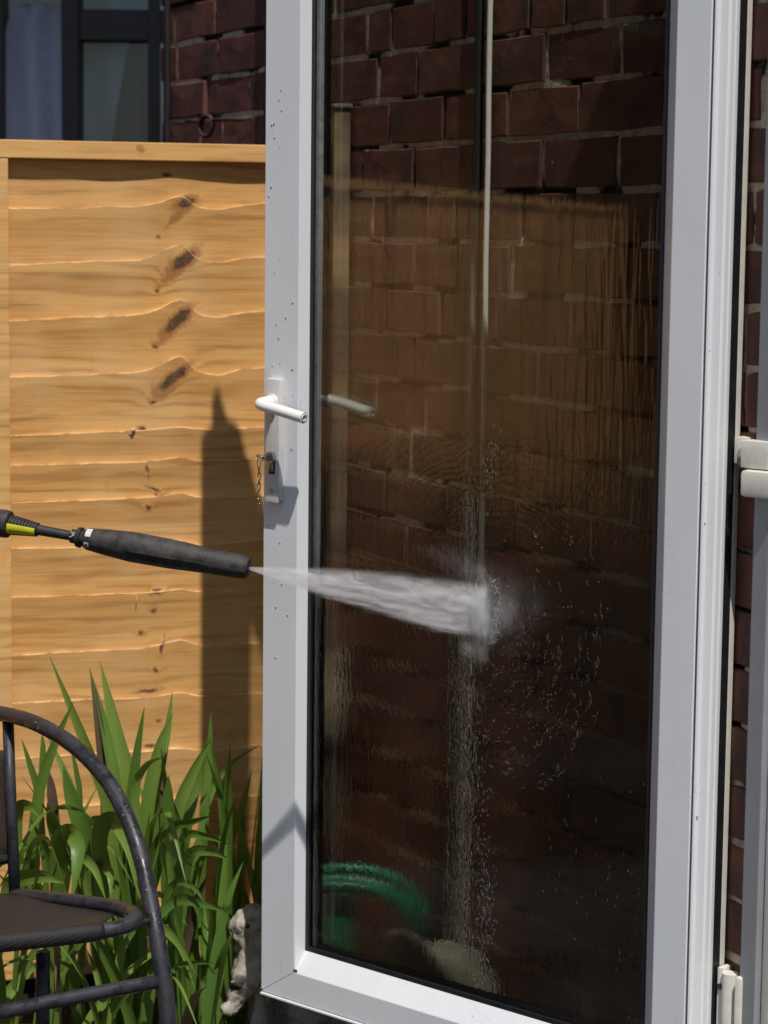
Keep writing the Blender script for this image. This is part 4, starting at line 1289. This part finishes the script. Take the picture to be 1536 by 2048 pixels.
# a low shrub further left along the bed, seen mirrored in the lower glass
def leafcloud(name, c, size, count, mat, label, cat, lw=.03, kind='stuff', parent=None, seed=3):
    rr = random.Random(seed); v = []; f = []
    for i in range(count):
        while True:
            q = Vector((rr.uniform(-1, 1), rr.uniform(-1, 1), rr.uniform(-1, 1)))
            if q.length < 1 + .25 * nz(q.x * 2, q.y * 2, q.z * 2): break
        if nz(q.x * 3 + seed, q.y * 3, q.z * 3) < -.25: continue
        p = Vector(c) + Vector((q.x * size[0], q.y * size[1], q.z * size[2]))
        a = Vector((rr.gauss(0, 1), rr.gauss(0, 1), rr.gauss(0, .6))).normalized(); b = a.orthogonal().normalized()
        s = lw * rr.uniform(.6, 1.3); n = len(v)
        v += [p - a * s, p + b * s * .45, p + a * s, p - b * s * .45]; f.append((n, n + 1, n + 2, n + 3))
    o = link(name, mesh(name, v, f), parent, mat)
    if label: tag(o, label, cat)
    if kind: o['kind'] = kind
    return o
M['darkleaf'] = simple('evergreen_leaf', (.035, .060, .018), .5, 0, .4, 6)
leafcloud('hedge', (-12.8, 1.2, 1.9), (1.2, 5.5, 2.2), 26000, M['darkleaf'], 'tall dark evergreen hedge beyond the garden on the left, outside the view', 'hedge', .06)
MB().box(-13.9, -13.7, -5, 7, 0, 3.6, .02).build('hedge_trunks', M['soil'], None)
bpy.data.objects['hedge_trunks'].parent = bpy.data.objects['hedge']
sh = leafcloud('shrub', (-2.3, 3.0, .34), (.9, .35, .40), 9000, M['darkleaf'], 'low dark shrub in the bed along the fence, mirrored in the lower glass', 'shrub', .028, 'stuff', None, 9)

# ================================================================== STATUE, STONES, HOSE
def mk_stone():
    t = NT('weathered_stone')
    n_ = t.noise(t.tc.outputs['Object'], 60, 6, .7); n2 = t.noise(t.tc.outputs['Object'], 14, 4, .6)
    c = t.ramp(n_, [(.3, (.20, .18, .15)), (.5, (.42, .38, .32)), (.7, (.55, .49, .42))])
    c = t.mix(t.math('MULTIPLY', t.sstep(n2, .5, .65), .5), c, (.20, .19, .15))
    return t.pr(c, .92, 0, t.bump(t.math('ADD', n_, n2), .9, .005), .15)
M['stone'] = mk_stone()
STY = 3.47
def sp(px, py, y=STY): return at_depth(px, py, y)
st_root = empty('stone_ornament', (sp(500, 2000).x, STY, 0))
tag(st_root, 'weathered grey stone animal ornament in profile, half behind the door', 'garden ornament')
def skin(name, nodes, edges, mat, parent, sub=3, disp=.006):
    org = parent.location
    me = bpy.data.meshes.new(name)
    me.from_pydata([tuple(Vector(n_[0]) - org) for n_ in nodes], edges, [])
    o = link(name, me, parent, mat)
    md = o.modifiers.new('skin', 'SKIN')
    for i, n_ in enumerate(nodes):
        sv = me.skin_vertices[0].data[i]; rr = n_[1]
        sv.radius = (rr, rr) if not hasattr(rr, '__len__') else rr
        sv.use_root = (i == 0)
    sb = o.modifiers.new('sub', 'SUBSURF'); sb.levels = sub; sb.render_levels = sub
    dg = bpy.context.evaluated_depsgraph_get(); ev = o.evaluated_get(dg)
    me2 = bpy.data.meshes.new_from_object(ev)
    for v_ in me2.vertices:
        q = v_.co; d_ = noise.noise(q * 45) * disp + noise.noise(q * 140) * disp * .5
        v_.co = q + v_.normal * d_
    me2.materials.clear(); me2.materials.append(mat)
    for p in me2.polygons: p.use_smooth = True
    o.modifiers.clear(); o.data = me2
    return o
nodes = [(sp(505, 2005), .040), (sp(508, 1930), .032), (sp(515, 1880), .022), (sp(512, 1850), .034), (sp(508, 1830), .030), (sp(482, 1862), .024), (sp(458, 1868), .015),
         (Vector((sp(510, 2100).x, STY, .10)), .055), (Vector((sp(510, 2100).x, STY, 0.0)), .055), (sp(478, 1990, STY - .02), .018), (sp(458, 2022, STY - .03), .012), (sp(438, 2018, STY - .035), .010), (sp(530, 1820), .02)]
edges = [(0, 1), (1, 2), (2, 3), (3, 4), (3, 5), (5, 6), (0, 7), (7, 8), (1, 9), (9, 10), (10, 11), (4, 12)]
skin('body', nodes, edges, M['stone'], st_root)
skin('lower_jaw', [(sp(500, 1893), .014), (sp(480, 1897), .011), (sp(466, 1899), .007)], [(0, 1), (1, 2)], M['stone'], st_root, 2, .0015)
eye = MB(); c = sp(494, 1852, STY - .031) - st_root.location; eye.add([c + q * .0045 for q in ICO_V], ICO_F); eye.build('eye', M['dirt'], st_root, True)
def rock(px, py, y, s, label, sq=.7, seed=1):
    c = at_depth(px, py, y); z = max(0, c.z - s * sq * .4)
    bm_ = bmesh.new(); bmesh.ops.create_icosphere(bm_, subdivisions=4, radius=s)
    for q in bm_.verts:
        d_ = noise.noise(q.co / s * 1.3 + Vector((seed, 0, 0))) * .35 + noise.noise(q.co / s * 4 + Vector((seed, 3, 0))) * .10
        q.co = q.co * (1 + d_); q.co.z *= sq
    me_ = bpy.data.meshes.new('rock'); bm_.to_mesh(me_); bm_.free()
    o_ = link('stone', me_, None, M['stone'], True); o_.location = (c.x, c.y, z + s * sq * .5); tag(o_, label, 'stone', 'stones edging the flower bed'); return o_
def rk(x, y, s, label, sq, seed):
    bm_ = bmesh.new(); bmesh.ops.create_icosphere(bm_, subdivisions=4, radius=s)
    for q in bm_.verts:
        d_ = noise.noise(q.co / s * 1.3 + Vector((seed, 0, 0))) * .35 + noise.noise(q.co / s * 4 + Vector((seed, 3, 0))) * .10
        q.co = q.co * (1 + d_); q.co.z *= sq
    me_ = bpy.data.meshes.new('rock'); bm_.to_mesh(me_); bm_.free()
    o_ = link('stone', me_, None, M['stone'], True); o_.location = (x, y, s * sq * .8); tag(o_, label, 'stone', 'stones edging the flower bed'); return o_
rk(at_depth(372, 2042, 3.2).x, 3.2, .075, 'pale flat stone at the bottom edge between chair leg and ornament', .75, 2)
rk(at_depth(460, 2048, 3.35).x, 3.35, .05, 'small pale stone at the foot of the grey ornament', .6, 5)
rk(at_depth(600, 2040, 3.55).x, 3.56, .075, 'rough stone below the door corner in the shade', .9, 8)
rk(at_depth(880, 1960, 3.33).x, 3.38, .11, 'pale rounded stone seen through the bottom of the glass', 1.15, 12)
rk(at_depth(800, 1960, 3.40).x, 3.46, .085, 'brownish stone next to the pale one behind the glass', .9, 15)

# green garden hose coiled behind the door
M['hose'] = simple('green_hose', (.010, .21, .105), .35, 0, .25, 25)
hs = empty('garden_hose', at_depth(700, 1870, 3.55))
tag(hs, 'coiled green garden hose seen through the lower left of the wet glass', 'hose')
hc = at_depth(705, 1862, 3.52)
def loop(cpt, ra, rb, tilt, r_, ph=0.0, turns=1.0):
    pts = []
    for i in range(int(40 * turns) + 1):
        a = ph + 2 * math.pi * i / 40
        pts.append(Vector((cpt.x + ra * math.cos(a), cpt.y + tilt * math.sin(a) + .010 * i / 40, cpt.z + rb * math.sin(a) + .003 * math.sin(a * 3))) - hs.location)
    return pts
hb = []
for k in range(5):
    c = Vector((hc.x + .004 * k, hc.y + .014 * k, hc.z + .003 * (k % 2)))
    hb.append(loop(c, (.118, .112, .124, .100, .120)[k], (.088, .078, .083, .070, .094)[k], (-.03, .02, -.05, .01, -.01)[k], .008, .6 * k, 1.0))
for k, pts in enumerate(hb):
    MB().tube(pts, .0078, 10).build('hose_loop', M['hose'], hs, True)
tail = catmull([hb[0][-1], Vector((.05, .0, -.10)), Vector((.12, -.02, -.17)), Vector((.16, -.05, -.23))], 8)
MB().tube(tail, .0085, 10).build('hose_tail', M['hose'], hs, True)
# stand that carries the coil
MB().box(hc.x - hs.location.x - .02, hc.x - hs.location.x + .02, .03, .07, -hs.location.z, hc.z - hs.location.z + .07, .004).build('hose_bracket', M['hose'], hs)
MB().box(hc.x - hs.location.x - .06, hc.x - hs.location.x + .06, -.03, .10, -hs.location.z, -hs.location.z + .02, .004).build('hose_foot', M['hose'], hs)
